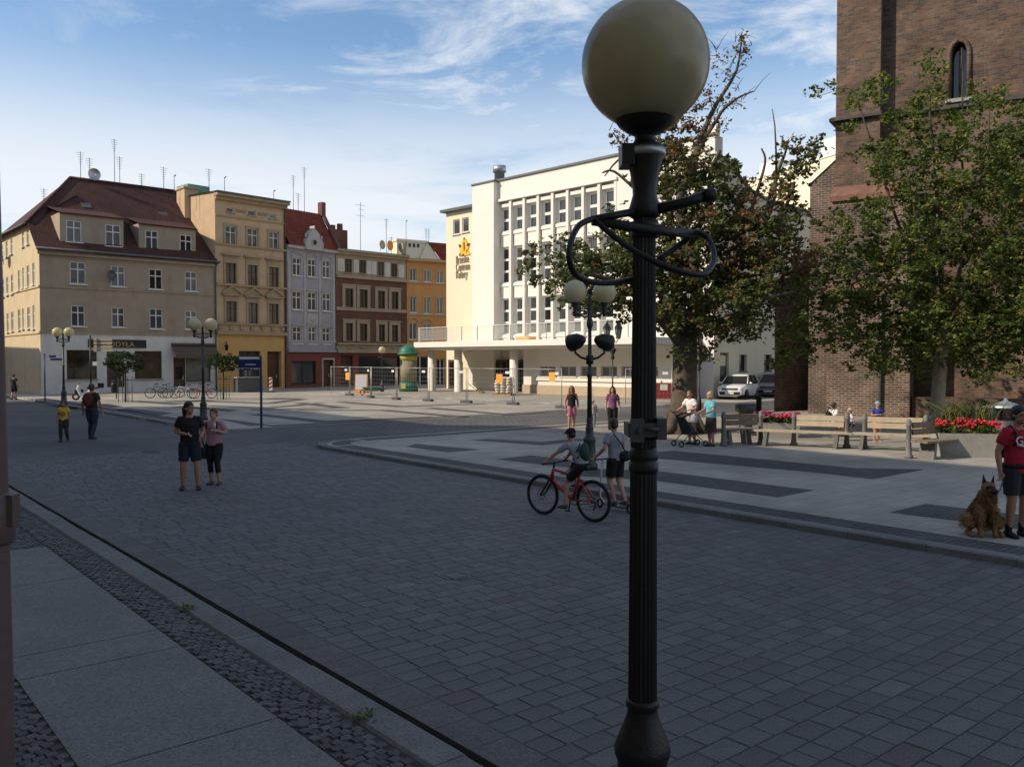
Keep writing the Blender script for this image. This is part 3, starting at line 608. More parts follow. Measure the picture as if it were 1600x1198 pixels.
for u in (.1,W-.35,win[0][1]+.3,win[1][1]+.3): MB().bx(u,u+.25,-.05,-.0015,zb+1.06,ev-1.2).build('pilaster', M['b3t'], r3)
MB().bx(-.05,W+.05,-.35,-.001,ev-.25,ev).build('cornice', M['b3t'], r3)
roof = MB().add([(0,-.4,ev),(W,-.4,ev),(W,2,ev+3.6),(0,2,ev+3.6),(W,6,ev+4.2),(0,6,ev+4.2),(W,12.4,ev),(0,12.4,ev)], [(0,1,2,3),(3,2,4,5),(5,4,6,7)]).build('roof', M['tile3'], r3)
MB().add([(W-.0,-.5,ev),(W+.3,-.5,ev),(W+.3,2,ev+3.6),(W,2,ev+3.6),(W,-.5,ev+.3),(W+.3,-.5,ev+.3),(W+.3,2,ev+4.0),(W,2,ev+4.0)], [(0,1,5,4),(1,2,6,5),(4,5,6,7),(0,4,7,3)]).bx(W-.1,W+.35,1.7,2.3,ev+3.4,ev+4.7).build('gable_parapet', M['b4'], r3)
m_ = (win[1][0]+win[1][1])/2; gs = .8; g = [(-1.3,ev-.3),(1.3,ev-.3),(1.3,ev+.5),(1.05,ev+.95),(.8,ev+1.0),(.75,ev+1.5),(.35,ev+1.9),(.12,ev+2.0),(0,ev+2.45),(-.12,ev+2.0),(-.35,ev+1.9),(-.75,ev+1.5),(-.8,ev+1.0),(-1.05,ev+.95),(-1.3,ev+.5)]
gb = MB().prismy([(m_+x*gs,ev+(z-ev)*gs) for x,z in g], -.42, .25).build('ornate_gable', M['b3t'], r3)
mb = MB().torus((m_,-.43,ev+.45), .27, .06, 'y', 20, 6)
for s in (-1,1): mb.tube([(m_+s*.96,-.43,ev-.24),(m_+s*.96,-.43,ev+.4),(m_+s*.68,-.43,ev+.96)], .05, n=6).ell((m_+s*.88,-.3,ev+.96), (.1,.1,.2), 8)
mb.build('scrollwork', M['b3t'], gb); MB().lathe([(.23,0),(.23,.02)], 20, (0,0,0)).build('oculus', M['pane0'], gb, (m_,-.43,ev+.45)).rotation_euler = (R(90),0,0)
z = f.uz(*B(558,793))[1]; MB().bx(m_-.6,m_+.6,-.06,-.001,z-.45,z+.45).ell((m_,-.06,z), (.3,.08,.35), 10).build('relief_panel', M['b3t'], r3)
for u,h_ in ((W*.45,4.2),(W*.55,2.2),(W*.68,5.4)): antenna(roof, (u,2.2,ev+3.5), h_, 0)

# --- brown brick house
f = Fac('brick_house', 'brown brick house with pale stucco window frames and dark shop glass', 526, 80.1, 635, 85.6); r4 = f.root; W = f.W
win = crects(f, B, [(728,482,765,552),(804,488,838,556),(898,497,932,570),(969,505,1001,575),(728,635,770,732),(803,640,845,737),(898,648,935,740),(969,652,1005,742),(732,815,768,907),(804,818,843,908),(903,822,935,910),(971,825,1003,913)])
gr = crects(f, B, [(708,983,770,1140),(800,988,1015,1140)]); top = (f.uz(*B(684,428))[1]+f.uz(*B(1048,466))[1])/2; zb = f.uz(*B(860,965))[1]; za = f.uz(*B(860,585))[1]; zlow = f.uz(*B(860,912))[1]-.25
mb = MB(); wall_holes(mb,0,W,zlow,za,win[4:]); mb.build('wall', M['b4'], r4)
mb = MB(); wall_holes(mb,0,W,za,top,win[:4],-.004); wall_holes(mb,0,W,zb,zlow,[],-.02); shell(mb,W,12,top); mb.build('wall', M['b4t'], r4)
mb = MB(); wall_holes(mb,0,W,0,zb,gr,-.01,.4); mb.build('shopfront_wall', M['b3g'], r4)
for i, h in enumerate(win): window(r4, h, 'cross', .1, M['wood'], M['pane0'] if i != 2 else M['pane2'], .06, M['b4t']); (i > 3) and casing(r4, h, M['b4t'], .3, -.09, 'low')
pan = crects(f, B, [(692,478,726,545),(775,486,800,552),(842,490,866,560),(868,494,892,562),(937,500,964,574),(1008,512,1037,578)])
for h in pan: MB().bx(h[0],h[1],-.03,-.005,h[2],h[3]).bx(h[0]+.2,h[1]-.2,-.06,-.031,h[2]+.2,h[3]-.2).build('panel', M['b4p'], r4)
window(r4, gr[1], 'none', .2, M['black'], M['pane0'], .1); h = gr[0]; d = MB().bx(*h[:2],.3,.38,h[2],h[3]).build('door', M['wood'], r4); MB().bx(h[1]-.3,h[1]-.24,.22,.3,1,1.3).build('handle', M['brass'], d)
z = f.uz(*B(860,748))[1]; MB().bx(0,W,-.08,-.001,z-.12,z+.2).build('string_course', M['b4t'], r4)
MB().bx(0,W,-.3,-.03,zb-.1,zb+.22).build('string_course', M['b4t'], r4); MB().bx(0,W,-.25,-.03,zlow-.05,zlow+.13).build('string_course', M['b4t'], r4); MB().bx(0,W,-.25,-.005,za-.1,za+.2).build('string_course', M['b4t'], r4)
for h in win[8:]: MB().tube([(h[0]+(h[1]-h[0])*k/6,-.05,h[2]-.55-.2*math.sin(math.pi*k/6)) for k in range(7)], .05, n=5).build('garland', M['b4t'], r4)
MB().bx(-.05,W+.05,-.3,-.005,top-.45,top-.2).bx(-.08,W+.08,-.55,-.005,top-.2,top).build('cornice', M['b4t'], r4)
roof = MB().add([(-.05,-.6,top+.01),(W+.05,-.6,top+.01),(W+.05,12,top+.8),(-.05,12,top+.8)], [(0,1,2,3)]).build('roof', M['tin'], r4)
MB().bx(.1,1.9,1,2,top,top+2.0).bx(.3,.7,1.2,1.6,top+2.0,top+2.4).bx(1.1,1.5,1.2,1.6,top+2.0,top+2.6).build('chimney', M['b4'], roof); MB().bx(W-.5,W-.1,-.2,.6,top,top+1.2).build('chimney', M['b4t'], roof)
for u,h_,k in ((3.3,6.2,1),(6.3,4.6,0),(6.9,2.4,0),(8.7,4.6,2)): antenna(roof, (u,.9,top), h_, k)
for u,m,r_ in ((5.4,'steel',.45),(6.3,'orange',.5),(7.6,'white',.55)): dish(roof, (u,.5,top+.9), r_, m, .3)

# --- orange house and the gable behind
f = Fac('orange_house', 'orange house between the brick house and the white culture centre', 636, 85.7, 720, 88.4); r5 = f.root; W = f.W
win = crects(f, B, [(1067,530,1100,595),(1140,538,1173,600),(1207,545,1240,605),(1068,675,1100,760),(1140,680,1172,765),(1207,683,1240,768),(1063,815,1103,900),(1137,820,1175,900)])
gr = crects(f, B, [(1080,985,1165,1150),(1205,1000,1250,1150)]); top = f.uz(*B(1150,484))[1]; zb = f.uz(*B(1150,960))[1]
mb = MB(); wall_holes(mb,0,W,zb,top,win); wall_holes(mb,0,W,0,zb,gr,-.003); shell(mb,W,10,top); mb.build('wall', M['b5'], r5)
for i, h in enumerate(win): window(r5, h, 'vert', .1, M['white'], M['pane1'] if i%3 else M['pane2'], .07); casing(r5, h, M['b5t'], .12, -.05, 'arch' if i > 5 else None)
for h in gr: window(r5, h, 'vert', .2, M['white'], M['pane0'], .1)
for cy in (605,770): z = f.uz(*B(1150,cy))[1]; MB().bx(0,W,-.1,-.001,z-.1,z+.1).build('string_course', M['b5t'], r5)
MB().bx(0,W,-.4,-.001,top-.25,top).build('cornice', M['b5t'], r5); MB().quad((0,-.45,top+.01),(W,-.45,top+.01),(W,10,top+1.0),(0,10,top+1.0)).build('roof', M['tin'], r5)
f = Fac('gable_house', 'cream house with a red tiled gable roof behind the orange house', 622, 101, 735, 106); r6 = f.root; W = f.W
z0 = f.uz(700,409)[1]; zt = f.uz(668,379)[1]; zc = f.uz(640,374)[1]
ua, ub, um = f.uz(655,400)[0], f.uz(690,400)[0], f.uz(668,400)[0]
mb = MB(); wall_holes(mb,0,W,0,z0,[]); shell(mb,W,9,z0); mb.add([(ua,0,z0),(ub,0,z0),(um,0,zt)], [(0,1,2)]); mb.build('wall', M['cr'], r6)
MB().add([(um,-.1,zt+.05),(um+.0,8,zt+.05),(W,8,zt+.05),(W,-.1,zt+.05),(ub+.05,-.1,z0-.1),(W,-.1,z0-.1)], [(0,4,5,3),(0,3,2,1)]).build('roof', M['tile3'], r6)
ch = MB().bx(0,ua+1.2,.2,2,z0,zc-.3).bx(-.1,ua+1.3,.1,2.1,zc-.3,zc).build('chimney', M['cr'], r6)
for k in range(5): MB().bx(.4+k*.55,.65+k*.55,.12,.19,zc-.85,zc-.45).build('chimney_vent', M['black'], ch)
for px_ in (677,681): antenna(r6, (f.uz(px_,380)[0],2,zt-.5), 3.2, 0)

# --- far left background houses
def plain_house(name, label, n0,n1,w0,w1,h,m,rm,rh=4,ridge='w'):
    root = thing(name, label, 'building', (0,0,0), TH)
    mb = MB().bx(n0,n1,w0,w1,0,h); mb.build('wall', m, root)
    if ridge == 'w': c_ = (n0+n1)/2; MB().add([(n0-.3,w0-.2,h),(c_,w0-.2,h+rh),(n1+.3,w0-.2,h),(n0-.3,w1+.2,h),(c_,w1+.2,h+rh),(n1+.3,w1+.2,h)], [(0,1,4,3),(1,2,5,4),(0,2,1),(3,4,5)]).build('roof', rm, root)
    else: c_ = (w0+w1)/2; MB().add([(n0-.3,w0-.2,h),(n0-.3,c_,h+rh),(n0-.3,w1+.2,h),(n1+.3,w0-.2,h),(n1+.3,c_,h+rh),(n1+.3,w1+.2,h)], [(3,4,1,0),(4,5,2,1),(0,1,2),(5,4,3)]).build('roof', rm, root)
    return root
plain_house('slate_house', 'slate roofed house showing behind the corner house at far left', 14.6,26,101,118,12.0,M['b1s'],M['slate'],6)
plain_house('brown_house', 'reddish house at the end of the left side street', 2,12.5,128,146,14.5,M['b2'],M['tile1'],3)
# the town hall at the viewer's back and its neighbour: they shade the foreground
th = plain_house('town_hall', 'town hall at the viewers back whose shadow covers the road', -16,-2,-60,38,13,M['b1s'],M['tile1'],8.7)
MB().add([(-15.9,38.1,0),(-2.05,38.1,0),(-2.05,55,0),(-15.9,55,0),(-15.9,38.1,12),(-2.05,38.1,12),(-2.05,55,12),(-15.9,55,12),(-9,38.1,20),(-9,55,20)], [(1,2,6,5),(2,3,7,6),(3,0,4,7),(5,6,9,8),(7,4,8,9),(6,7,9)]).build('lower_wing', M['b1s'], th)
MB().add([(-14.9,55.1,0),(-2.1,55.1,0),(-2.1,66,0),(-14.9,66,0),(-14.9,55.1,10),(-2.1,55.1,10),(-2.1,66,10),(-14.9,66,10),(-9,55.1,16),(-9,66,16)], [(1,2,6,5),(2,3,7,6),(3,0,4,7),(5,6,9,8),(7,4,8,9),(6,7,9)]).build('end_wing', M['b1s'], th)
plain_house('corner_block', 'house across the side street out of view at far left', -20,0,76,112,13,M['b2'],M['tile1'],4)

# --- white culture centre
f = Fac('culture_centre', 'white modern culture centre with tall pilasters and a round columned canopy', 775, 70, 1115, 55.4); r7 = f.root; W = f.W
bay = 1.526; pil = [.13+bay*k for k in range(9)]; ZT = 17.0; ZP = 15.35
wins = []
for k in range(8):
    c_ = (pil[k]+pil[k+1])/2
    for z0,z1,stl in ((12.95,14.75,'half'),(8.8,11.6,'thirds'),(4.65,7.5,'thirds')): wins.append((c_-.46,c_+.5,z0,z1,stl))
mb = MB(); wall_holes(mb,0,pil[8],0,ZP,wins,.36,.2); wall_holes(mb,pil[8],W,0,ZP,[],0); wall_holes(mb,0,W,ZP,ZT,[],0); mb.quad((pil[8],0,0),(pil[8],.36,0),(pil[8],.36,ZP),(pil[8],0,ZP)); mb.quad((0,0,ZP),(pil[8],0,ZP),(pil[8],.36,ZP),(0,.36,ZP))
mb.quad((W,.9,ZT-3.6),(0,.9,ZT-3.6),(0,.9,ZT),(W,.9,ZT)); mb.quad((0,0,ZT),(W,0,ZT),(W,.9,ZT),(0,.9,ZT)); mb.quad((0,24,0),(0,0,0),(0,0,ZT-3.5),(0,24,ZT-3.5)); mb.quad((0,.9,ZT-3.5),(W-.01,.9,ZT-3.5),(W-.01,24,ZT-3.5),(0,24,ZT-3.5)); mb.quad((W,24,0),(0,24,0),(0,24,ZT-3.5),(W,24,ZT-3.5)); mb.quad((W-.01,0,ZT-3),(W-.01,.9,ZT-3),(W-.01,.9,ZT),(W-.01,0,ZT)); mb.build('wall', M['wh'], r7)
for h in wins:
    window(r7, h[:4], h[4], .42, M['white'], M['pane2'] if rr.random()<.7 else M['pane0'], .07)
    MB().bx(h[0]-.14,h[1]+.1,.14,.358,h[2]-.3,h[2]-.08).bx(h[0]-.06,h[1]+.04,.22,.357,h[2]-1.25,h[2]-.31).build('window_apron', M['wh'], r7)
    if h[2] > 12: MB().bx(h[0]-.1,h[1]+.08,.12,.358,h[3]+.12,h[3]+.4).build('window_head', M['wh'], r7)
for p in pil: MB().bx(p-.12,p+.12,-.03,.359,3.9,ZP-.001).build('pilaster', M['wh'], r7)
MB().bx(-.05,pil[8]+.2,-.16,-.001,ZP-.02,ZP+.18).build('cornice', M['wh'], r7); MB().bx(-.05,W+.05,-.14,.3,ZT,ZT+.16).build('coping', M['tin'], r7)
# stair tower and cream wing
us0, us1 = f.uz(738,400,.5)[0], f.uz(771.5,400,.5)[0]; uw = f.uz(697,400)[0]; zw = f.uz(697,333)[1]; zst = f.uz(738,291,.5)[1]
MB().bx(us0,us1,-.5,6,0,zst).build('stair_tower', M['wh'], r7); MB().bx(us0-.08,us1+.08,-.58,6.1,zst,zst+.14).build('coping', M['tin'], r7)
MB().lathe([(.42,0),(.42,1.0),(.55,1.0),(.55,1.5)], 16, (us1-.9,1.0,zst+.1)).build('roof_vent', M['steel'], r7)
wn = crects(f, C, [(250,350,280,417),(290,342,320,407)])
mb = MB(); wall_holes(mb,uw,us0+.05,0,zw,wn,.02); mb.quad((uw,12,0),(uw,.02,0),(uw,.02,zw),(uw,12,zw)); wing = mb.build('side_wing', M['cr'], r7)
for h in wn: window(r7, h, 'none', .1, M['white'], M['pane2'], .08)
MB().bx(uw-.3,us0,-.45,12,zw,zw+.22).build('wing_roof', M['tin'], r7)
lu, lz = f.uz(*C(302,472)); y_ = -.03
mb = MB()
for (pts) in ([(-.55,-.95),(.6,-.95),(.62,-.75),(.38,-.4),(.62,.3),(.34,.28),(.2,.75),(.02,1.0),(-.16,.72),(-.3,.2),(-.62,.35),(-.42,-.3)],): mb.prismy([(lu+x*1.15,lz+z*.78) for x,z in pts], -.06, -.0)
lg = mb.build('logo', mat('logo_yellow',(.85,.42,.02),.5,.03), r7)
mb = MB()
for pts in ([(-.62,.35),(-.3,.2),(-.36,-.02),(-.5,-.05)],[(.62,.3),(.34,.28),(.3,.05),(.46,-.05)],[(-.55,-.95),(-.42,-.95),(-.36,-.62),(-.5,-.7)],[(-.05,.45),(.06,.5),(.1,-.25),(-.02,-.55)],[(-.28,-.95),(.02,-.95),(-.08,-.72)],[(.02,1.0),(.12,.8),(0,.72),(-.08,.85)],[(.3,-.3),(.42,-.5),(.25,-.65)]):
    mb.prismy([(lu+x*1.15,lz+z*.78) for x,z in pts], -.085, -.061)
mb.build('logo_mark', mat('logo_dark',(.05,.025,.015),.5,.03), lg)
M['letter'] = mat('sign_letters', (.24,.19,.135), .6, .05)
for i, s_ in enumerate(('Brzeskie','Centrum','Kultury')):
    u,z = f.uz(*C(264,533+33*i)); text('sign_lettering', s_, .95, M['letter'], r7, (u,-.03,z), ext=.02, font_sx=.52, align='LEFT')
# canopy, terrace railing, columns, ground floor
O1, O2 = 5.6, 2.6      # canopy edge and ground-floor wall in front of the facade
cl = f.uz(637,536,O1)[0]; CW = 19.5; zc = 4.0
rad = 1.2; left = [(cl+rad+rad*math.cos(R(a)),-O1+rad+rad*math.sin(R(a))) for a in range(180,271,15)]
mb = MB().prism(left + [(CW,-O1),(CW,0),(cl,0)], zc-.42, zc); mb.prism([(x*.985+.2,y+.35) for x,y in left] + [(CW-.2,-O1+.35),(CW-.2,-.3),(cl+.5,-.3)], zc-.62, zc-.421); mb.build('canopy', M['wh'], r7)
gw = f.uz(818,600,O2)[0]
low = [f.rect(843+32*k,572,868+32*k,588,O2) for k in range(6)]
mb = MB(); wall_holes(mb,gw,CW-.4,.75,zc-.63,low,-O2,.25); mb.quad((gw,0,.0),(gw,-O2,0),(gw,-O2,zc-.63),(gw,0,zc-.63)); mb.build('ground_floor_wall', M['wh'], r7)
MB().bx(gw-.05,CW-.35,-O2-.08,-O2+.2,0,.75).build('plinth', M['pl'], r7)
MB().bx(low[0][0]-.3,low[-1][1]+.3,-O2-.12,-O2-.001,low[0][2]-.3,low[0][2]-.1).build('sill_band', M['wh'], r7)
for h in low:
    w = window(r7, h, 'vert', -O2+.12, M['white'], M['pane1'], .05)
# recessed entrance behind the columns
MB().bx(cl+1,us0,-.06,-.02,0,3.3).build('entrance_wall', M['wh'], r7)
for u0,u1 in ((f.uz(775,600)[0],f.uz(797,600)[0]),(f.uz(805,600)[0],gw-.1),(uw+.6,uw+2.0)):
    d = MB().bx(u0,u1,-.3,-.1,0,2.6).build('door', M['wood'], r7); MB().quad((u0+.2,-.31,.3),(u1-.2,-.31,.3),(u1-.2,-.31,2.4),(u0+.2,-.31,2.4)).build('pane', M['pane0'], d)
for px_, py_ in ((675,613),(716,614.5),(803,617)):
    u = f.uz(px_,py_,O1-1.6)[0]; MB().lathe([(.34,0),(.34,.06),(.31,.08),(.31,zc-.622)], 24, (u,-O1+1.6,0)).build('column', M['wh'], r7)
def rail_pts(): return [(cl+rad*.5,-O1+rad*.6),(cl+rad,-O1+.15)] + [(cl+rad+1.75*k,-O1+.15) for k in range(1,14)]
rp = [p for p in rail_pts() if p[0] < CW]; M['railglass'] = mat('rail_glass', (.55,.58,.56), .05, .03, spec=.5)
bs = M['railglass'].node_tree.nodes['Principled BSDF']; bs.inputs['Alpha'].default_value = .28
rail = MB().tube([(x,y,zc+1.1) for x,y in rp], .03, n=6).build('handrail', M['white'], r7)
for x,y in rp: MB().bx(x-.025,x+.025,y-.025,y+.025,zc,zc+1.08).build('rail_post', M['steel'], rail)
for a,b in zip(rp, rp[1:]): MB().quad((a[0]+.06,a[1],zc+.1),(b[0]-.06,b[1],zc+.1),(b[0]-.06,b[1],zc+1.0),(a[0]+.06,a[1],zc+1.0)).build('glass_panel', M['railglass'], rail)
MB().bx(pil[3],pil[3]+1.4,-2.4,-1.6,zc,zc+.35).build('material_stack', M['orange'], r7)
# shaded return wall with its curved parapet
k_ = 24.; mb = MB(); zs_ = [(0,ZT-1.2),(1.5,ZT-1.5),(3,ZT-2.3),(4.5,ZT-3.0),(6.5,ZT-3.3),(9,ZT-3.4),(k_,ZT-3.4)]
ret = link('side_block', None, r7, (W,0,0), R(90)); qh = []
def retrect(x0,y0,x1,y1):
    P0 = f.L + f.u*W; dirv = -f.n
    def one(px,py):
        d = ray(px,py); n = f.u; k = P0.dot(n)/(d.x*n.x+d.y*n.y); p = Vector((d.x*k,d.y*k)); return ((p-P0).dot(dirv), CH+d.z*k)
    xm, ym = (x0+x1)/2,(y0+y1)/2; return (one(x0,ym)[0],one(x1,ym)[0],one(xm,y1)[1],one(xm,y0)[1])
qh = [retrect(1155,554,1167,580), retrect(1194,554,1206,580), retrect(1125,551,1139,606)]; qh[2] = (*qh[2][:2],.02,qh[2][3])
wall_holes(mb,0,k_,0,ZT-3.5,qh,0,.3)
for (a,za_),(b,zb_) in zip(zs_, zs_[1:]): mb.quad((a,0,ZT-3.5),(b,0,ZT-3.5),(b,0,zb_),(a,0,za_))
mb.build('wall', M['cr'], ret); MB().tube([(a,-.05,z+.05) for a,z in zs_], .12, n=6).build('coping', M['tin'], ret)
for h in qh[:2]: window(ret, h, 'none', .2, M['darkgrey'], M['pane0'], .05)
h = qh[2]; d = MB().bx(h[0],h[1],.2,.26,0.02,h[3]).build('door', M['darkgrey'], ret); MB().bx(h[0]+.15,h[1]-.15,.17,.2,2.2,2.9).build('yellow_sign', M['cr'], d)
MB().bx(W-1.2,W+.1,-.05,.4,ZT,ZT+.6).build('corner_pier', M['cr'], r7)
f2 = Fac('stage_block', 'tall pale stage block rising behind the church tower', 1160, 80, 1345, 66); H2 = f2.uz(1300,224)[1]
MB().bx(0,f2.W,0,10,0,H2-1).build('wall', M['cr'], f2.root); MB().bx(-.1,f2.W+.1,-.1,10.1,H2-1,H2-.7).build('coping', M['wh'], f2.root); MB().bx(1,3.2,1,4,H2-.7,H2+.6).build('roof_hut', M['wh'], f2.root); MB().bx(f2.W-7,f2.W-4,2,6,H2-.7,H2+1.2).build('roof_hut', M['wh'], f2.root)

# --- church tower
M['brick'] = brickmat('church_brick', (.155,.085,.055), (.06,.045,.038), (.115,.097,.08), .31, .105, .016, .9, .5, big=.3)
M['brick2'] = brickmat('buttress_brick', (.14,.075,.052), (.06,.042,.035), (.19,.17,.145), .31, .105, .02, .9, .5, big=.35)
M['sand'] = mat('red_sandstone', (.17,.085,.06), .85, .35, 3, .3, 40); M['stonedark'] = mat('dark_stone', (.07,.06,.055), .85, .25, 3, .3, 40)
f = Fac('church_tower', 'huge old brown brick church tower with stepped buttresses and lancet window', 1302, 39.4, 1600, 35.35); r8 = f.root
W = 14.; zs_ = f.uz(1303,184)[1]; HT = 34.
lw = f.rect(1484,58,1509,150); a,b,c_,d_ = lw; ar = (b-a)
mb = MB(); wall_holes(mb,0,W,0,HT,[(a,b,c_,d_)],.6,.5)
m_ = (a+b)/2; zc_ = d_-ar*.95       # pointed arch fillers
arcp = lambda s: [(m_+s*(ar/2)*(1-(1-math.cos(R(9*k)))*1.0), zc_+(d_-zc_)*math.sin(R(9*k))) for k in range(11)]
for s in (-1,1):
    pts = arcp(s); edge = m_+s*ar/2
    for (p,q) in zip(pts, pts[1:]):
        v = [(edge,.6,p[1]),(p[0],.6,p[1]),(q[0],.6,q[1]),(edge,.6,q[1])]; v2 = [(p[0],.6,p[1]),(q[0],.6,q[1]),(q[0],1.1,q[1]),(p[0],1.1,p[1])]
        mb.add(v, [(0,1,2,3) if s < 0 else (3,2,1,0)]); mb.add(v2, [(3,2,1,0) if s < 0 else (0,1,2,3)])
mb.quad((0,W,0),(0,.6,0),(0,.6,HT),(0,W,HT)); mb.quad((W,.6,0),(W,W,0),(W,W,HT),(W,.6,HT)); mb.quad((W,W,0),(0,W,0),(0,W,HT),(W,W,HT))
mb.add([(0,.6,HT),(W,.6,HT),(W,W,HT),(0,W,HT),(W/2,W/2+.3,HT+9)], [(0,1,4),(1,2,4),(2,3,4),(3,0,4)]); mb.build('wall', M['brick'], r8)
MB().quad((a,1.05,c_),(b,1.05,c_),(b,1.05,d_),(a,1.05,d_)).build('lancet_window', M['pane0'], r8)
mb = MB()
for s in (-1,1): mb.tube([(m_+s*(ar/2+.08),.57,c_)]+[(x+s*.08,.57,z) for x,z in arcp(s)], .1, n=6)
mb.tube([(m_,1.0,c_),(m_,1.0,d_-.2)], .05, n=5); mb.build('window_surround', M['brick'], r8); MB().bx(a-.2,b+.25,.3,1.1,c_-.16,c_-.002).build('sill', M['concrete'], r8)
ub = f.uz(1376,100)[0]
MB().bx(-.002,ub,0,.598,0,HT-.02).build('corner_buttress', M['brick'], r8)
mb = MB().add([(-.25,-.25,zs_-.1),(ub+.1,-.25,zs_-.1),(ub+.1,.3,zs_+.1),(-.25,.3,zs_+.1),(-.25,-.25,zs_-.22),(ub+.1,-.25,zs_-.22)], [(0,1,2,3),(4,5,1,0)]); mb.bx(ub+.1,W,.38,.598,zs_-.22,zs_-.04); mb.bx(-.25,-.0021,-.25,W,zs_-.22,zs_-.1); mb.build('string_course', M['stonedark'], r8)
# lower stage buttress towards the square
u1 = f.uz(1415,290,1.2)[0]; zt = f.uz(1360,284,.6)[1]; zu = f.uz(1360,300,.6)[1]
def but(u0,u1,ydeep,z,zslope,m=M['brick2']):
    mb = MB(); mb.add([(u0,0,0),(u0,-ydeep,0),(u0,-ydeep,z),(u0,0,zslope),(u1,0,0),(u1,-ydeep,0),(u1,-ydeep,z),(u1,0,zslope)], [(0,1,2,3),(5,4,7,6),(1,5,6,2)]); o = mb.build('lower_buttress', m, r8)
    MB().add([(u0-.08,-ydeep-.12,z-.05),(u1+.08,-ydeep-.12,z-.05),(u1+.08,-.001,zslope+.05),(u0-.08,-.001,zslope+.05),(u0-.08,-ydeep-.12,z-.28),(u1+.08,-ydeep-.12,z-.28),(u1+.08,-ydeep+.02,z-.28),(u0-.08,-ydeep+.02,z-.28)], [(0,1,2,3),(4,5,1,0),(7,6,5,4),(7,4,0,3),(5,6,2,1)]).build('weathering', M['sand'], o)
but(.001,u1,.55,zu,zu+.42); 
z3 = f.uz(1340,448,1.8)[1]; but(-.05,u1+.25,1.15,z3-.1,z3+.4)
# buttress towards the north, stepped
def sbut(xo, z, zslope, y0, y1):
    mb = MB().add([(0,y0,0),(-xo,y0,0),(-xo,y0,z),(0,y0,zslope),(0,y1,0),(-xo,y1,0),(-xo,y1,z),(0,y1,zslope)], [(1,0,3,2),(4,5,6,7),(5,1,2,6)]); o = mb.build('side_buttress', M['brick2'], r8)
    MB().add([(-xo-.1,y0-.06,z-.05),(0,y0-.06,zslope+.02),(0,y1+.06,zslope+.02),(-xo-.1,y1+.06,z-.05)], [(3,2,1,0)]).build('weathering', M['sand'], o)
zl = f.uz(1302,250)[1]
u2 = -f.uz(1265,285,0)[0]; sbut(u2, f.uz(1265,288)[1], zl, .1, 2.4)
def blk(pts, zt_):       # porch wall running away from the viewer, its long face turned from the sun
    ix = Matrix.Rotation(-r8.rotation_euler[2],2); L2 = [ix @ (Vector(q)-f.L) for q in pts]; m = len(pts)
    MB().add([(*q,0) for q in L2]+[(*q,z) for q,z in zip(L2,zt_)], [(i,(i+1)%m,m+(i+1)%m,m+i) for i in range(m)]+[tuple(range(m,2*m))]).build('porch_wall', M['brick2'], r8)
blk([(12.7,41.5),(15.75,44.4),(17.2,46.2),(13.75,44.9)], [AT(1215,440,42).z, AT(1272,392,44).z, AT(1275,392,45).z, AT(1215,440,43).z])
MB().bx(u1+.3,W,-.9,.55,0,1.0).build('plinth', M['brick'], r8)
MB().tube([(u1-.9,-1.25,.2),(u1-.9,-1.25,5.5)], .06, n=6).build('downpipe', M['tin'], r8)
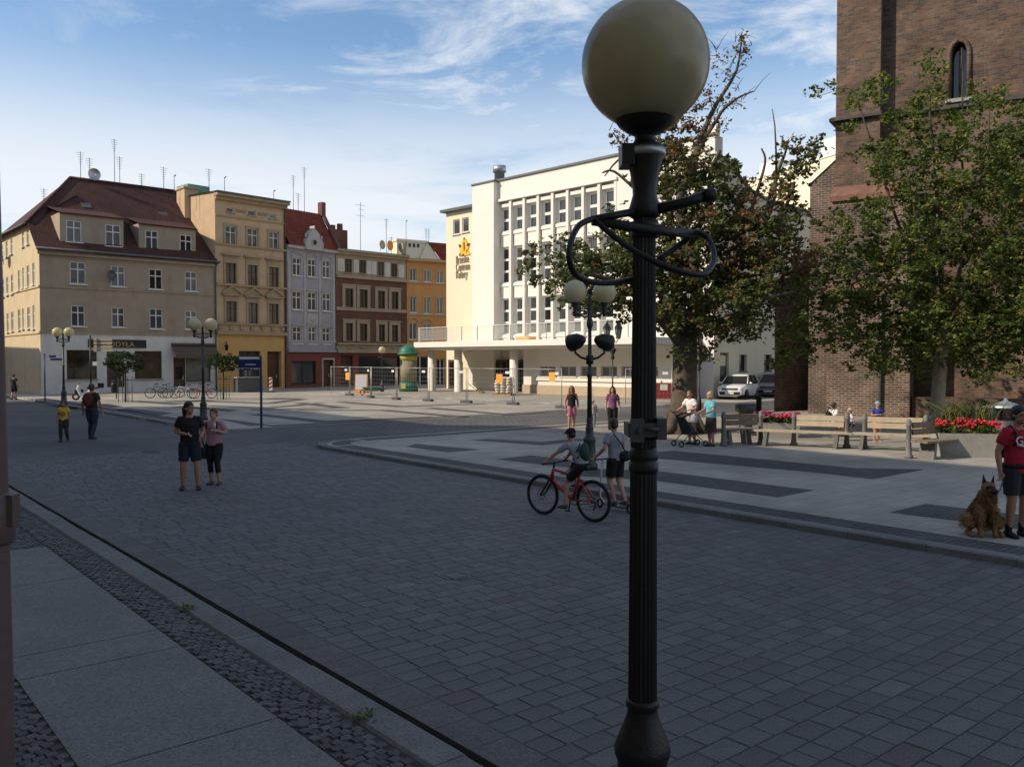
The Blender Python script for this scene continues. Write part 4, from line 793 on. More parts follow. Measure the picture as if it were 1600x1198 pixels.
# ------------------------------------------------------------------ street lamps
M['globe'] = mat('milky_globe', (.68,.61,.40), .3, .05, 2, spec=.5, trans=.4)
M['globe2'] = mat('shaded_dirty_globe', (.5,.43,.28), .22, .22, 3, spec=.5, trans=.35)  # duller copy of the globe: shade put into the colour, mottling as dirt
M['lampgrey'] = mat('lamp_paint', (.035,.04,.042), .45, .2, 10, .1, 80)
PED = [(.19,0),(.19,.12),(.15,.16),(.135,.62),(.148,.66),(.148,.7),(.1,.75)]
SHAFT0 = [(.085,.9),(.095,.93),(.09,.96),(.072,1.02),(.068,1.13),(.072,1.15),(.064,1.17)]
def sphere(mb, c, r, n=32): return mb.ell(c, r, n)
def double_lamp(label, px, py, sc_=1.0, z0=.1, yaw=0, speakers=False):
    p = G(px, py, z0); root = thing('street_lamp', label, 'street lamp', p, yaw, 'twin globe lamps on the square')
    MB().lathe([(r*sc_,z*sc_) for r,z in PED] + [(r*sc_,z*sc_) for r,z in SHAFT0], 20).build('base', M['lampgrey'], root)
    MB().lathe([(.06*sc_,1.15*sc_),(.05*sc_,2.1*sc_),(.062*sc_,2.11*sc_),(.062*sc_,2.2*sc_),(.046*sc_,2.22*sc_),(.042*sc_,3.2*sc_)], 24, flute=.08).build('shaft', M['lampgrey'], root)
    mb = MB().lathe([(.045,3.2),(.075,3.28),(.07,3.4),(.05,3.44),(.06,3.7),(.035,3.8),(.05,3.86),(.012,4.0)], 14)
    for s in (-1,1):
        mb.tube([(0,0,3.52),(s*.12,0,3.46),(s*.22,0,3.52),(s*.34,0,3.56)], .026, n=7); mb.tube([(s*.05,0,3.66),(s*.2,0,3.66),(s*.34,0,3.6)], .018, n=6)
        mb.tube([(s*(.16+.06*math.cos(a*.7)),0,3.58+.05*math.sin(a*.7)) for a in range(9)], .012, n=5)
        mb.lathe([(.03,3.48),(.05,3.56),(.045,3.66),(.08,3.76),(.12,3.82),(.11,3.83)], 14, (s*.34,0,0))
    o = mb.build('arm_bracket', M['lampgrey'], root); o.scale = (sc_,)*3
    for s in (-1,1):
        o = sphere(MB(), (s*.34,0,4.04), .265).build('globe', M['globe'], root); o.scale = (sc_,)*3
    if speakers:
        for s, yw in ((-1,.3),(1,-.9)):
            mb = MB().lathe([(.07,-.22),(.1,-.2),(.2,-.05),(.23,.12),(.235,.2),(.2,.2),(.05,.1)], 20); o = mb.build('floodlight', M['dark'], root, (s*.3,-.02,2.92)); o.rotation_euler = (R(12)*s,s*R(104),s*R(35)); o.scale = (.85,.85,.95)
            MB().tube([(0,0,2.5),(s*.2,0,2.55),(s*.34,0,2.66),(s*.32,0,2.8)], .028, n=7).build('bracket', M['dark'], root)
        MB().lathe([(.085,2.4),(.085,2.6)], 12).build('clamp', M['dark'], root)
    return root
double_lamp('twin globe lamp before the white shopfront, beside the street name signs', 100, 632, 1.0, .1, R(-5))
double_lamp('twin globe lamp on the plaza right behind the walking couple', 318, 656, .98, .1, R(4))
double_lamp('twin globe lamp with two black floodlights, behind the boy on the bicycle', 921, 733, 1.0, .1, R(8), True)
p = G(597,612,.1); root = thing('street_lamp', 'single globe lamp beside the green domed advertising column', 'street lamp', p)
MB().lathe([(.16,0),(.15,.5),(.08,.7),(.05,.9)], 14).build('base', M['lampgrey'], root); MB().lathe([(.05,.9),(.04,2.9),(.09,3.0),(.1,3.04)], 14).build('shaft', M['lampgrey'], root)
sphere(MB(), (0,0,3.27), .27, 24).build('globe', M['globe'], root); MB().tube([(-.3,0,2.7),(.3,0,2.7)], .02, n=6).build('crossbar', M['lampgrey'], root)
def lantern(label, px, py, offs, H, z0=.1):
    root = thing('lantern_post', label, 'street lamp', G(px,py,z0)); 
    MB().lathe([(.14,0),(.13,.5),(.07,.65),(.045,.9),(.035,H-1.9)], 12).build('post', M['lampgrey'], root)
    mb = MB().lathe([(.04,H-1.95),(.12,H-1.85),(.06,H-1.7),(.17,H-1.5),(.2,H-1.4),(.1,H-1.3),(.05,H-1.1),(.14,H-.95),(.06,H-.8)], 12)
    for o in offs: mb.tube([(0,0,H-1.0),(o*.6,0,H-1.05),(o,0,H-.85)], .025, n=6)
    mb.build('bracket', M['lampgrey'], root)
    for o in offs:
        l = MB().lathe([(.1,H-.85),(.19,H-.3)], 6, (o,0,0), sm=False).build('lantern_glass', M['pane1'], root)
        mb = MB().lathe([(.23,H-.3),(.14,H-.12),(.05,H-.02),(.02,H+.12)], 6, (o,0,0), sm=False)
        for k in range(6): a = k*math.pi/3; mb.tube([(o+.1*math.cos(a),.1*math.sin(a),H-.85),(o+.19*math.cos(a),.19*math.sin(a),H-.3)], .012, n=4)
        mb.build('lantern_cap', M['dark'], l)
lantern('ornate post with two glass lanterns right of the floodlight lamp', 957, 636, (-.3,.3), 4.45)
lantern('slim lantern post just right of the big tree trunk', 1092, 641, (.0,), 3.9)
# --- the big foreground lamp
D0 = 3.65
def Z(y): return AT(1006, y, D0).z
p = AT(1006, 600, D0); root = thing('foreground_lamp', 'tall dark fluted lamp post with a big round globe in the foreground', 'street lamp', (p.x, D0, .1)); z_ = lambda y: Z(y)-.1
MB().lathe([(.19,0),(.19,.1),(.16,.14),(.15,.6),(.12,z_(1230)),(.104,z_(1200)),(.108,z_(1188)),(.109,z_(1184)),(.112,z_(1182)),(.119,z_(1176)),(.12,z_(1166)),(.115,z_(1160)),(.1,z_(1146)),(.084,z_(1132)),(.07,z_(1118)),(.063,z_(1107)),(.063,z_(1104)),(.071,z_(1101)),(.071,z_(1094)),(.062,z_(1090))], 36).build('base', M['dark'], root)
MB().lathe([(.062,z_(1090)),(.0575,z_(735))], 40, flute=.09, sm=False).build('lower_shaft', M['dark'], root)
MB().lathe([(.0575,z_(738)),(.063,z_(733)),(.063,z_(722)),(.056,z_(720)),(.063,z_(716)),(.063,z_(705)),(.056,z_(702)),(.056,z_(698))], 32).build('ring_moulding', M['dark'], root)
MB().lathe([(.0555,z_(700)),(.0475,z_(340))], 40, flute=.1, sm=False).build('upper_shaft', M['dark'], root)
MB().lathe([(.048,z_(342)),(.066,z_(338)),(.068,z_(328)),(.06,z_(318)),(.05,z_(305)),(.052,z_(290)),(.062,z_(270)),(.075,z_(250)),(.083,z_(238)),(.083,z_(230)),(.05,z_(224)),(.042,z_(217)),(.045,z_(212)),(.075,z_(207)),(.11,z_(197)),(.132,z_(185)),(.142,z_(177)),(.138,z_(176)),(.12,z_(186))], 36).build('globe_cup', M['dark'], root)
o = MB().ell((0,0,0), .2675, 48).build('globe', M['globe2'], root, (.0,0,Z(100)-.1))
mb = MB().lathe([(.087,z_(246)),(.089,z_(240)),(.087,z_(234))], 32); mb.build('strap', M['steel'], root)
MB().bx(-.105,-.05,-.07,.05,z_(262),z_(230)).build('junction_box', M['dark'], root)
def clampset(y0,y1,r):
    mb = MB().bx(-.075,.075,-r-.02,r+.02,z_(y1)+.02,z_(y0)-.02); mb.bx(-.068,-.01,-r-.028,-r-.0201,z_(y1),z_(y0)).bx(.045,.085,-r-.026,r,z_(y1)+.01,z_(y0)); mb.tube([(-.03,-r-.028,z_((y0+y1)/2)),(-.03,-r-.05,z_((y0+y1)/2))], .012, n=6).tube([(.0,-r-.035,z_(668)),(.05,-r-.035,z_(668))], .009, n=6)
    return mb.build('clamp', M['darkgrey'], root)
clampset(652,688,.055)
off = Vector((-p.x,-D0,-.1))
def hp(x,y,dd=0): return AT(x,y,D0+dd)+off
H1 = [hp(928,341,-.12),hp(905,352,-.2),hp(892,378,-.28),hp(890,408,-.3),hp(903,432,-.22),hp(935,442,-.08),hp(970,440,.04),hp(1000,433,.08)]
H2_ = [hp(928,341,-.12),hp(950,362,-.16),hp(985,388,-.18),hp(1030,412,-.2),hp(1070,426,-.2),hp(1098,428,-.16),hp(1114,412,-.08),hp(1114,388,.0),hp(1103,370,.06),hp(1086,364,.06),hp(1060,384,.08),hp(1030,405,.06)]
def smooth(pts, k=5):
    out = []; n = len(pts)
    for i in range(n-1):
        p0,p1,p2,p3 = pts[max(i-1,0)],pts[i],pts[i+1],pts[min(i+2,n-1)]
        for j in range(k):
            t = j/k; out.append(.5*((2*p1)+(p2-p0)*t+(2*p0-5*p1+4*p2-p3)*t*t+(3*p1-p0-3*p2+p3)*t**3))
    return out + [pts[-1]]
MB().tube(smooth(H1), .0125, n=8).build('basket_hoop', M['dark'], root); MB().tube(smooth(H2_), .0125, n=8).build('basket_hoop', M['dark'], root)
mb = MB().tube([hp(926,343,-.12),hp(990,331,-.05)], .016, n=8).tube([hp(1030,326,-.03),hp(1075,315,-.02),hp(1106,305,-.02)], [.022,.022,.024], n=8).tube([hp(1100,307,-.02),hp(1116,303,-.02)], .03, n=10)
mb.build('crossarm', M['dark'], root); MB().tube([hp(925,345,-.12),hp(985,354,-.07),hp(1030,360,-.06),hp(1085,366,.06)], [(.008,.02)]*4, n=8).build('crossarm', M['dark'], root)
MB().lathe([(.058,z_(372)),(.06,z_(370)),(.06,z_(350)),(.058,z_(347))], 24).build('collar', M['dark'], root)
MB().tube([hp(882,384,-.2),hp(900,383,-.2)], .003, n=4).build('wire', M['dark'], root)
# --- post at the left edge, close to the viewer
q = AT(-22, 900, 2.5); root = thing('steel_post', 'pinkish brown steel post with a clamp at the left edge', 'post', (q.x,q.y,.1))
M['pinkpost'] = mat('pinkish_paint', (.10,.062,.06), .55, .2, 6, .1, 60)
MB().lathe([(.09,0),(.09,.02),(.068,.03),(.067,1.4),(.058,2.5),(.045,3.7)], 24).build('shaft', M['pinkpost'], root)
MB().lathe([(.07,0),(.078,.01),(.078,.14),(.07,.15)], 24, (0,0,AT(5,850,2.5).z-.1)).bx(.06,.092,-.02,.02,AT(5,820,2.5).z-.1,AT(5,772,2.5).z-.1).build('clamp', M['pinkpost'], root)
MB().tube([(.0,0,3.5),(.02,-.02,3.62),(.07,-.02,3.69)], .03, n=8).build('top_bracket', M['dark'], root)

# ------------------------------------------------------------------ signs, fence, site things
M['blue'] = mat('blue_sign', (.012,.02,.10), .4, .1, 5); M['signwhite'] = mat('sign_white', (.62,.62,.62), .5, .06, 5); M['yel'] = mat('sign_yellow', (.72,.5,.1), .5, .05, 5)
p = G(408.5,669,.1); yB = p.y; root = thing('direction_sign', 'tall blue direction sign panel hung from one dark blue post on the plaza', 'sign', p)
def rel(x, y, base): q = AT(x, y, base.y); return (q.x-base.x, q.z-base.z)
x0,z1 = rel(374,562,p); x1,z0 = rel(406,581,p)
MB().bx(-.035,.035,-.035,.035,0,rel(408,556,p)[1]).build('post', M['blue'], root)
pn = MB().bx(x0,-.036,-.015,.015,rel(0,575,p)[1],rel(0,562,p)[1]).build('sign_panel', M['blue'], root)
MB().bx(x0+.22,x0+.6,-.0165,-.0155,rel(0,570,p)[1],rel(0,568.6,p)[1]).build('print', M['signwhite'], pn)
pn = MB().bx(x0,-.036,-.015,.015,rel(0,574,p)[1]-.02,rel(0,566,p)[1]-.25).build('sign_panel', M['signwhite'], root)
pz = rel(0,570,p)[1]-.16
for a,b in ((.02,.1),(.14,.42),(.46,.52),(.66,.7)): MB().bx(x0+a,x0+b,-.0165,-.0155,pz-.03,pz+.03).build('print', M['blue'], pn)
pn = MB().bx(x0,-.036,-.012,.012,rel(0,561,p)[1],rel(0,557.5,p)[1]).build('sign_panel', M['signwhite'], root)
MB().bx(x0-.03,x0,-.012,.012,rel(0,581,p)[1],rel(0,556,p)[1]).build('panel_frame', M['blue'], root)
p = G(70.5,627,.1); root = thing('street_name_sign', 'dark pole with two small blue street name plates at the corner house', 'sign', p)
MB().tube([(0,0,0),(0,0,rel(70,552,p)[1])], .04, n=8).build('post', M['blue'], root)
for (a,b,c_,d_) in ((69,80,555,558.5),(71,90,559.5,563)): MB().bx(rel(a,0,p)[0],rel(b,0,p)[0],-.06,-.042,rel(0,d_,p)[1],rel(0,c_,p)[1]).build('name_plate', M['blue'], root)
M['slatx'] = mat('board_varnish', (.42,.36,.27), .6, .1, 5); p = G(142.5,634,.1); root = thing('finger_sign', 'pole with four stacked direction boards lit at their left ends', 'sign', p)
MB().tube([(0,0,0),(0,0,rel(0,524,p)[1])], .045, n=8).build('post', M['dark'], root)
for k in range(4): z = rel(0,530.5+5.6*k,p)[1]; MB().bx(rel(141,0,p)[0],rel(169,0,p)[0],-.06,-.0455,z-.07,z+.07).bx(rel(141,0,p)[0]-.01,rel(145.5,0,p)[0],-.12,-.061,z-.075,z+.075).build('direction_board', M['slatx'], root)
MB().bx(rel(138,0,p)[0],rel(145,0,p)[0],-.07,-.05,rel(0,571,p)[1],rel(0,565,p)[1]).build('notice_plate', M['signwhite'], root)
p = G(182,623,.1); root = thing('litter_bin', 'small dark bin on a pole before the shop door', 'bin', p)
MB().tube([(0,0,0),(0,0,1.05)], .035, n=8).build('post', M['dark'], root); MB().lathe([(.17,.4),(.2,.42),(.2,.95),(.16,1.05)], 12, (-.12,0,0)).build('body', M['dark'], root); MB().tube([(-.35,0,1.12),(.1,0,1.2)], .03, n=6).build('lid', M['dark'], root)
# advertising column
p = G(638.5,611.5,.1); root = thing('advertising_column', 'round advertising column with a green domed cap behind the fence', 'advertising column', p)
M['green'] = mat('green_paint', (.025,.14,.095), .5, .15, 5); M['poster'] = mat('faded_posters', (.24,.21,.13), .8, .25, 2)
MB().lathe([(.75,0),(.72,.75)], 28).build('base', M['green'], root); MB().lathe([(.66,.75),(.66,2.45)], 28).build('poster_drum', M['poster'], root); MB().lathe([(.68,2.45),(.68,2.9)], 28).build('frieze', mat('dull_yellow',(.38,.33,.06),.6), root)
MB().lathe([(.86,2.9),(.9,2.98),(.72,3.06),(.68,3.3),(.5,3.52),(.2,3.66),(.06,3.7),(.05,3.85)], 28).build('dome', M['green'], root); MB().bx(-.5,-.15,-.76,-.72,.25,.6).build('notice', M['yel'], root)
# fence panels
M['galv'] = mat('galvanised_tube', (.34,.35,.35), .45, .15, 8, metal=.5)
FP = [(517,616.5),(547,618),(580,621.5),(620,624.5),(670,627),(730,629.5),(803,632.5)]
FW = ['nearest the brick house, with an orange notice', 'second along, behind the white sandwich board', 'third along, before the single globe lamp', 'fourth along, in front of the green domed column', 'fifth along, before the left canopy columns', 'last along, in front of the pallet of sacks']
def fence(label, a, b, sign=None):
    a, b = G(*a,.1), G(*b,.1); d = (b-a); L_ = d.length-.08; ang = math.atan2(d.y,d.x); root = thing('fence_panel', 'wire mesh site fence panel, '+label, 'fence', a, ang, 'site fence panels on the square')
    fr = MB()
    for x in (.05,L_): fr.tube([(x,0,.12),(x,0,2.05)], .024, n=6)
    for z in (.2,2.0): fr.tube([(.05,0,z),(L_,0,z)], .02, n=6)
    fr.build('frame', M['galv'], root); wm = MB(); n_ = max(3,int(L_/.22))
    for k in range(1,n_): wm.tube([(.05+k*(L_-.05)/n_,0,.2),(.05+k*(L_-.05)/n_,0,2.0)], .0035, n=3, cap=False)
    for k in range(1,7): wm.tube([(.05,.004,.2+k*.257),(L_,.004,.2+k*.257)], .0035, n=3, cap=False)
    o = wm.build('wire_mesh', M['galv'], root, uv=False); o['kind'] = 'stuff'
    MB().bx(L_-.35,L_+.38,-.13,.13,0,.14).build('concrete_foot', M['darkgrey'], root)
    if sign: MB().bx(sign[0],sign[0]+.45,-.05,-.035,sign[1],sign[1]+.5).build('notice', M['orange'], root)
    MB().bx(L_-.5,L_-.2,-.045,-.03,1.72,1.86).build('tag', M['signwhite'], root)
    return root
for i, (a,b) in enumerate(zip(FP, FP[1:])): fence(FW[i], a, b, (1.9,1.1) if i == 0 else (2.2,1.2) if i == 5 else None)
fence('standing left of the pink shorts woman, with an orange notice', (803,632.5), (879,638), (3.2,1.35) ); fence('standing right of the lantern post near the red tarpaulin', (976,634), (1052,636), None)
p = G(565,614.5,.1); root = thing('sandwich_board', 'white and orange sandwich board standing before the fence', 'sign', p)
w_ = .46
for s in (-1,1):
    o = MB().bx(-w_,w_,-.02,.02,0,1.45).bx(-w_+.06,w_-.06,-.03,-.0205,.3,1.4,1).build('board', [M['orange'],M['signwhite']], root, (0,s*.28,0)); o.rotation_euler = (s*R(10),0,0 if s<0 else 0)
p = G(583,617,.1); root = thing('wheelbarrow', 'small dark green wheelbarrow lying by the fence foot', 'wheelbarrow', p)
MB().add([(-.5,-.25,.3),(.5,-.25,.35),(.5,.25,.35),(-.5,.25,.3),(-.75,-.32,.55),(.65,-.35,.55),(.65,.35,.55),(-.75,.32,.55)], [(0,3,2,1),(0,1,5,4),(1,2,6,5),(2,3,7,6),(3,0,4,7)]).build('tray', M['green'], root)
MB().torus((-.75,0,.2),.16,.04).build('wheel', M['black'], root); MB().tube([(-.75,-.1,.2),(.3,-.2,.3),(1.1,-.28,.5)], .02).tube([(-.75,.1,.2),(.3,.2,.3),(1.1,.28,.5)], .02).build('handle', M['dark'], root)
p = G(788,617.5,.1); root = thing('pallet_of_sacks', 'wooden pallet stacked with pale sacks under the canopy', 'pallet', p, R(-20))
M['sack'] = mat('paper_sack', (.58,.52,.44), .85, .12, 5, .2, 20); M['palw'] = mat('pallet_wood', (.36,.25,.13), .85, .25, 6)
mb = MB()
for y in (-.5,0,.5): mb.bx(-.65,.65,y-.06,y+.06,0,.1)
for k in range(6): mb.bx(-.65+k*.24,-.5+k*.24,-.56,.56,.101,.13)
mb.build('pallet', M['palw'], root)
for lv in range(6):
    for k in range(3):
        if lv > 3 and k == 0 and lv == 5: continue
        MB().ell((-.42+.42*k+rr.uniform(-.04,.04), rr.uniform(-.05,.05), .24+lv*.19), (.26,.5,.13), 10).build('sack', M['sack'], root)
p = G(746,614.5,.1); root = thing('planks', 'pale boards leaning in a heap left of the pallet', 'planks', p)
for k in range(3): o = MB().bx(-.6,.6,-.12,.12,-.02,.02).build('plank', M['palw'], root, (.2*k-.2,.1*k,.35)); o.rotation_euler = (0,R(38+4*k),.2*k)
p = G(1034,626,.1); root = thing('tarpaulin_barrier', 'dark red tarpaulin barrier with a white notice left of the big trunk', 'barrier', p, R(-6)); M['redtarp'] = mat('red_tarpaulin', (.22,.025,.03), .7, .15, 4)
MB().bx(-.75,.75,-.02,.02,.1,1.1).build('sheet', M['redtarp'], root); MB().bx(-.1,.35,-.035,-.021,.65,1.0).build('notice', M['signwhite'], root)
for s in (-1,1): MB().tube([(s*.77,0,0),(s*.77,0,1.15)], .03, n=6).build('post', M['galv'], root)
p = G(423,613,.1); root = thing('warning_board', 'red and white striped warning board before the ochre house', 'sign', p); MB().bx(-.13,.13,-.02,.02,.15,1.15).build('board', M['signwhite'], root)
for k in range(3): MB().add([(-.13,-.022,.25+k*.3),(.13,-.022,.4+k*.3),(.13,-.022,.55+k*.3),(-.13,-.022,.4+k*.3)], [(0,1,2,3)]).build('stripe', M['redtarp'], root)
MB().bx(-.25,.25,-.15,.15,0,.12).build('foot', M['darkgrey'], root)
# kiosk table / cafe bits near ochre shop
p = G(388,612.5,.1); root = thing('market_kiosk', 'small dark kiosk counter before the ochre house', 'kiosk', p, R(40)); MB().bx(-1.0,1.0,-.4,.4,0,1.1).build('counter', M['darkgrey'], root); MB().bx(-1.1,1.1,-.5,.5,1.1,1.18).build('top', M['concrete'], root)

# ------------------------------------------------------------------ plants
def leafmat(name, cols, tr=.35):
    m = bpy.data.materials.new(name); m.use_nodes = True; nt = m.node_tree; N = nt.nodes; L = nt.links; b = N['Principled BSDF']; b.inputs['Roughness'].default_value = .55; b.inputs['Specular IOR Level'].default_value = .35
    g = N.new('ShaderNodeNewGeometry'); r = N.new('ShaderNodeValToRGB'); L.new(g.outputs['Random Per Island'], r.inputs[0]); els = r.color_ramp.elements
    while len(els) < len(cols): els.new(.5)
    for i,(ps,c) in enumerate(cols): els[i].position = ps; els[i].color = (*c,1)
    L.new(r.outputs[0], b.inputs['Base Color']); t = N.new('ShaderNodeBsdfTranslucent'); L.new(r.outputs[0], t.inputs[0]); ms = N.new('ShaderNodeMixShader'); ms.inputs[0].default_value = tr
    L.new(b.outputs[0], ms.inputs[1]); L.new(t.outputs[0], ms.inputs[2]); L.new(ms.outputs[0], N['Material Output'].inputs[0]); return m
M['leafA'] = leafmat('maple_leaves', [(0,(.06,.09,.025)),(.5,(.09,.13,.034)),(.76,(.13,.14,.042)),(.9,(.19,.14,.05)),(1,(.21,.1,.045))], .42)
M['leafR'] = leafmat('rusty_leaves', [(0,(.14,.11,.04)),(.5,(.17,.1,.045)),(1,(.21,.12,.055))])
M['leafB'] = leafmat('linden_leaves', [(0,(.065,.11,.024)),(.55,(.11,.155,.034)),(.85,(.19,.20,.045)),(1,(.32,.27,.065))], .45)
M['leafC'] = leafmat('topiary_leaves', [(0,(.025,.05,.014)),(1,(.05,.085,.02))])
M['bark'] = mat('bark', (.085,.068,.052), .95, .5, 5, 1.0, 9, grain=.3); M['barkl'] = mat('pale_bark', (.26,.23,.18), .9, .3, 7, .6, 22)
def leaves(mb, c, r, n, size, rnd, m=0, twigs=9):
    c = Vector(c)
    subs = []
    for _ in range(twigs):
        v = Vector((rnd.gauss(0,1),rnd.gauss(0,1),rnd.gauss(0,1))).normalized()*rnd.uniform(.35,.95); subs.append((Vector((v.x*r[0],v.y*r[1],v.z*r[2])), rnd.uniform(.22,.42)))
    for _ in range(n):
        s, q = rnd.choice(subs); v = Vector((rnd.gauss(0,.55),rnd.gauss(0,.55),rnd.gauss(0,.42)))*q
        p = c + s + Vector((v.x*r[0],v.y*r[1],v.z*r[2])); a = size*rnd.uniform(.6,1.25)
        u = Vector((rnd.gauss(0,1),rnd.gauss(0,1),rnd.gauss(0,.45))).normalized(); w = u.cross(Vector((rnd.gauss(0,.6),rnd.gauss(0,.6),1))).normalized(); k = u.cross(w)*a*.18
        mb.add([p-u*a*.5, p+w*a*.42+k-u*a*.1, p+u*a*.55-k, p-w*a*.42+k-u*a*.1], [(0,1,2,3)], m)
def limb(mb, pts, r0, r1, n=8, m=0): 
    P = smooth([Vector(q) for q in pts], 4); k = len(P)-1
    P = [q + Vector((noise.noise(q*1.3),noise.noise(q*1.3+Vector((9,0,0))),0))*.06 for q in P]
    mb.tube(P, [r0+(r1-r0)*(i/k)**.8 for i in range(k+1)], n=n, m=m)
# left tree (horse chestnut / maple, browning) - limbs and leaf clumps set out at the trunk's own distance
TB = G(1066,676,.1); TY = TB.y; root = thing('maple_tree', 'big browning tree with bare upper twigs beside the foreground lamp', 'tree', TB)
def tp(x, y, d=0): return AT(x, y, TY+d) - TB
rd = random.Random(11); mb = MB()
tr_ = [tp(1064,684),tp(1066,668),tp(1068,640),tp(1070,600),tp(1071,560),tp(1070,525)]
mb.tube(tr_, [.85,.62,.48,.41,.4,.43], n=14)
for k in range(7):
    a = k*.9+.3; mb.tube([Vector((.35*math.cos(a),.35*math.sin(a),.75)),Vector((.65*math.cos(a),.65*math.sin(a),.22)),Vector((1.15*math.cos(a),1.15*math.sin(a),-.05))], [.16,.17,.06], n=7)
LB = [([tp(1068,540),tp(1035,500,-.5),tp(985,455,-1),tp(930,430,-1.5),tp(870,425,-1.2)],.3,.05), ([tp(1070,530),tp(1060,470,.2),tp(1050,390,.4),tp(1045,310,.5),tp(1040,240,.4)],.36,.1),
 ([tp(1075,535),tp(1105,470,.5),tp(1150,400,1),tp(1190,350,1.4),tp(1215,270,1.5),tp(1232,225,1.5)],.3,.04), ([tp(1072,520),tp(1090,430,-.6),tp(1060,330,-.8),tp(1085,250,-.6),tp(1110,180,-.5),tp(1150,110,-.4),tp(1160,50,-.4)],.28,.02),
 ([tp(1085,250,-.6),tp(1120,185,-.7),tp(1150,155,-.7),tp(1176,143,-.7)],.1,.03), ([tp(1150,400,1),tp(1205,330,.6),tp(1212,235,.5),tp(1208,170,.5)],.11,.02), ([tp(1070,520),tp(1130,500,-1),tp(1190,470,-1.5),tp(1240,455,-1.5)],.2,.04),
 ([tp(1045,310,.5),tp(1005,270,.3),tp(975,245,.2),tp(945,275,.1)],.12,.03), ([tp(1040,300,.5),tp(1000,300,-.5),tp(960,268,-.6),tp(940,270,-.6)],.1,.04), ([tp(1060,400),tp(1105,330,1.2),tp(1110,270,1.2),tp(1125,235,1.2)],.16,.09),
 ([tp(1045,380),tp(1010,330,1),tp(985,250,1.4),tp(960,210,1.4)],.15,.03), ([tp(1150,400,1),tp(1180,310,2),tp(1195,255,2),tp(1190,232,2)],.1,.04), ([tp(1070,530),tp(1040,480,2),tp(1010,420,3),tp(980,380,3.5)],.2,.05), ([tp(1075,520),tp(1130,440,3),tp(1180,400,4)],.2,.05)]
for pts,a,b in LB: limb(mb, pts, a*.85, b*.7)
for _ in range(60):      # fine bare twigs at the top
    bx_, by_ = rd.choice([(1150,110),(1160,60),(1130,170),(1110,180),(960,215),(1165,150),(1095,200),(1120,90),(1140,130)]); s_ = tp(bx_+rd.uniform(-15,15),by_+rd.uniform(-15,15),-.5+rd.uniform(-.4,.4)); v = Vector((rd.uniform(-.5,.6),rd.uniform(-.4,.4),rd.uniform(-.1,.6)))
    mb.tube([s_, s_+v*.5+Vector((0,0,.05)), s_+v], [.014,.009,.004], n=4)
mb.build('trunk', M['bark'], root, uv=False)
mb = MB(); ct = 0
CL = [(880,415,55,40),(930,430,65,42),(985,440,60,45),(900,450,40,25),(950,395,55,35),(1010,400,50,45),(1045,440,60,50),(1100,470,75,50),(1150,480,65,42),(1190,475,45,35),(1120,430,70,45),(1060,380,60,45),(1100,360,65,45),(1150,380,70,45),(1195,380,55,40),(1225,350,45,30),(1240,390,40,28),
 (1060,310,60,40),(1105,300,60,40),(1150,320,55,35),(1195,310,45,32),(1085,260,40,30),(1030,280,35,30),(1065,215,40,45),(1045,250,30,30),(1240,240,38,24),(1225,275,30,20),(1265,225,20,12),(1000,350,40,35),(1150,520,40,20),(1090,540,30,16),(1215,440,45,28),(1180,430,50,35),(970,465,40,30),(1020,490,40,28),(1070,490,45,30),(1250,420,30,20),(860,430,25,18),(1130,250,22,14),(1010,230,20,16)]
def fill_crown(mb, CL, dens, depth, r0, r1, nl, size, rd, rusty=0.):
    for (x,y,rx,ry) in CL:
        red = rd.random() < rusty
        for _ in range(max(2,int(rx*ry*dens))):
            a = rd.uniform(0,6.283); q = math.sqrt(rd.random())*1.08; r = rd.uniform(r0,r1)
            leaves(mb, tp(x+rx*q*math.cos(a), y+ry*q*math.sin(a), rd.gauss(0,depth)), (r,r,r*.85), int(nl*rd.uniform(.6,1.3)), size, rd, 1 if (red and rd.random()<.7) or rd.random() < rusty*.3 else 0, 6)
fill_crown(mb, CL, .0125, 1.5, .3, .6, 40, .165, rd, .24)
for (x,y,rx,ry) in ((1140,105,35,40),(1160,70,20,25),(1130,160,35,25),(965,215,25,20),(1115,200,30,25),(1095,150,25,30)): leaves(mb, tp(x,y,-.5), (rx*.02,.5,ry*.02), 110, .11, rd, 1, 12)
mb.build('crown', [M['leafA'],M['leafR']], root, uv=False)
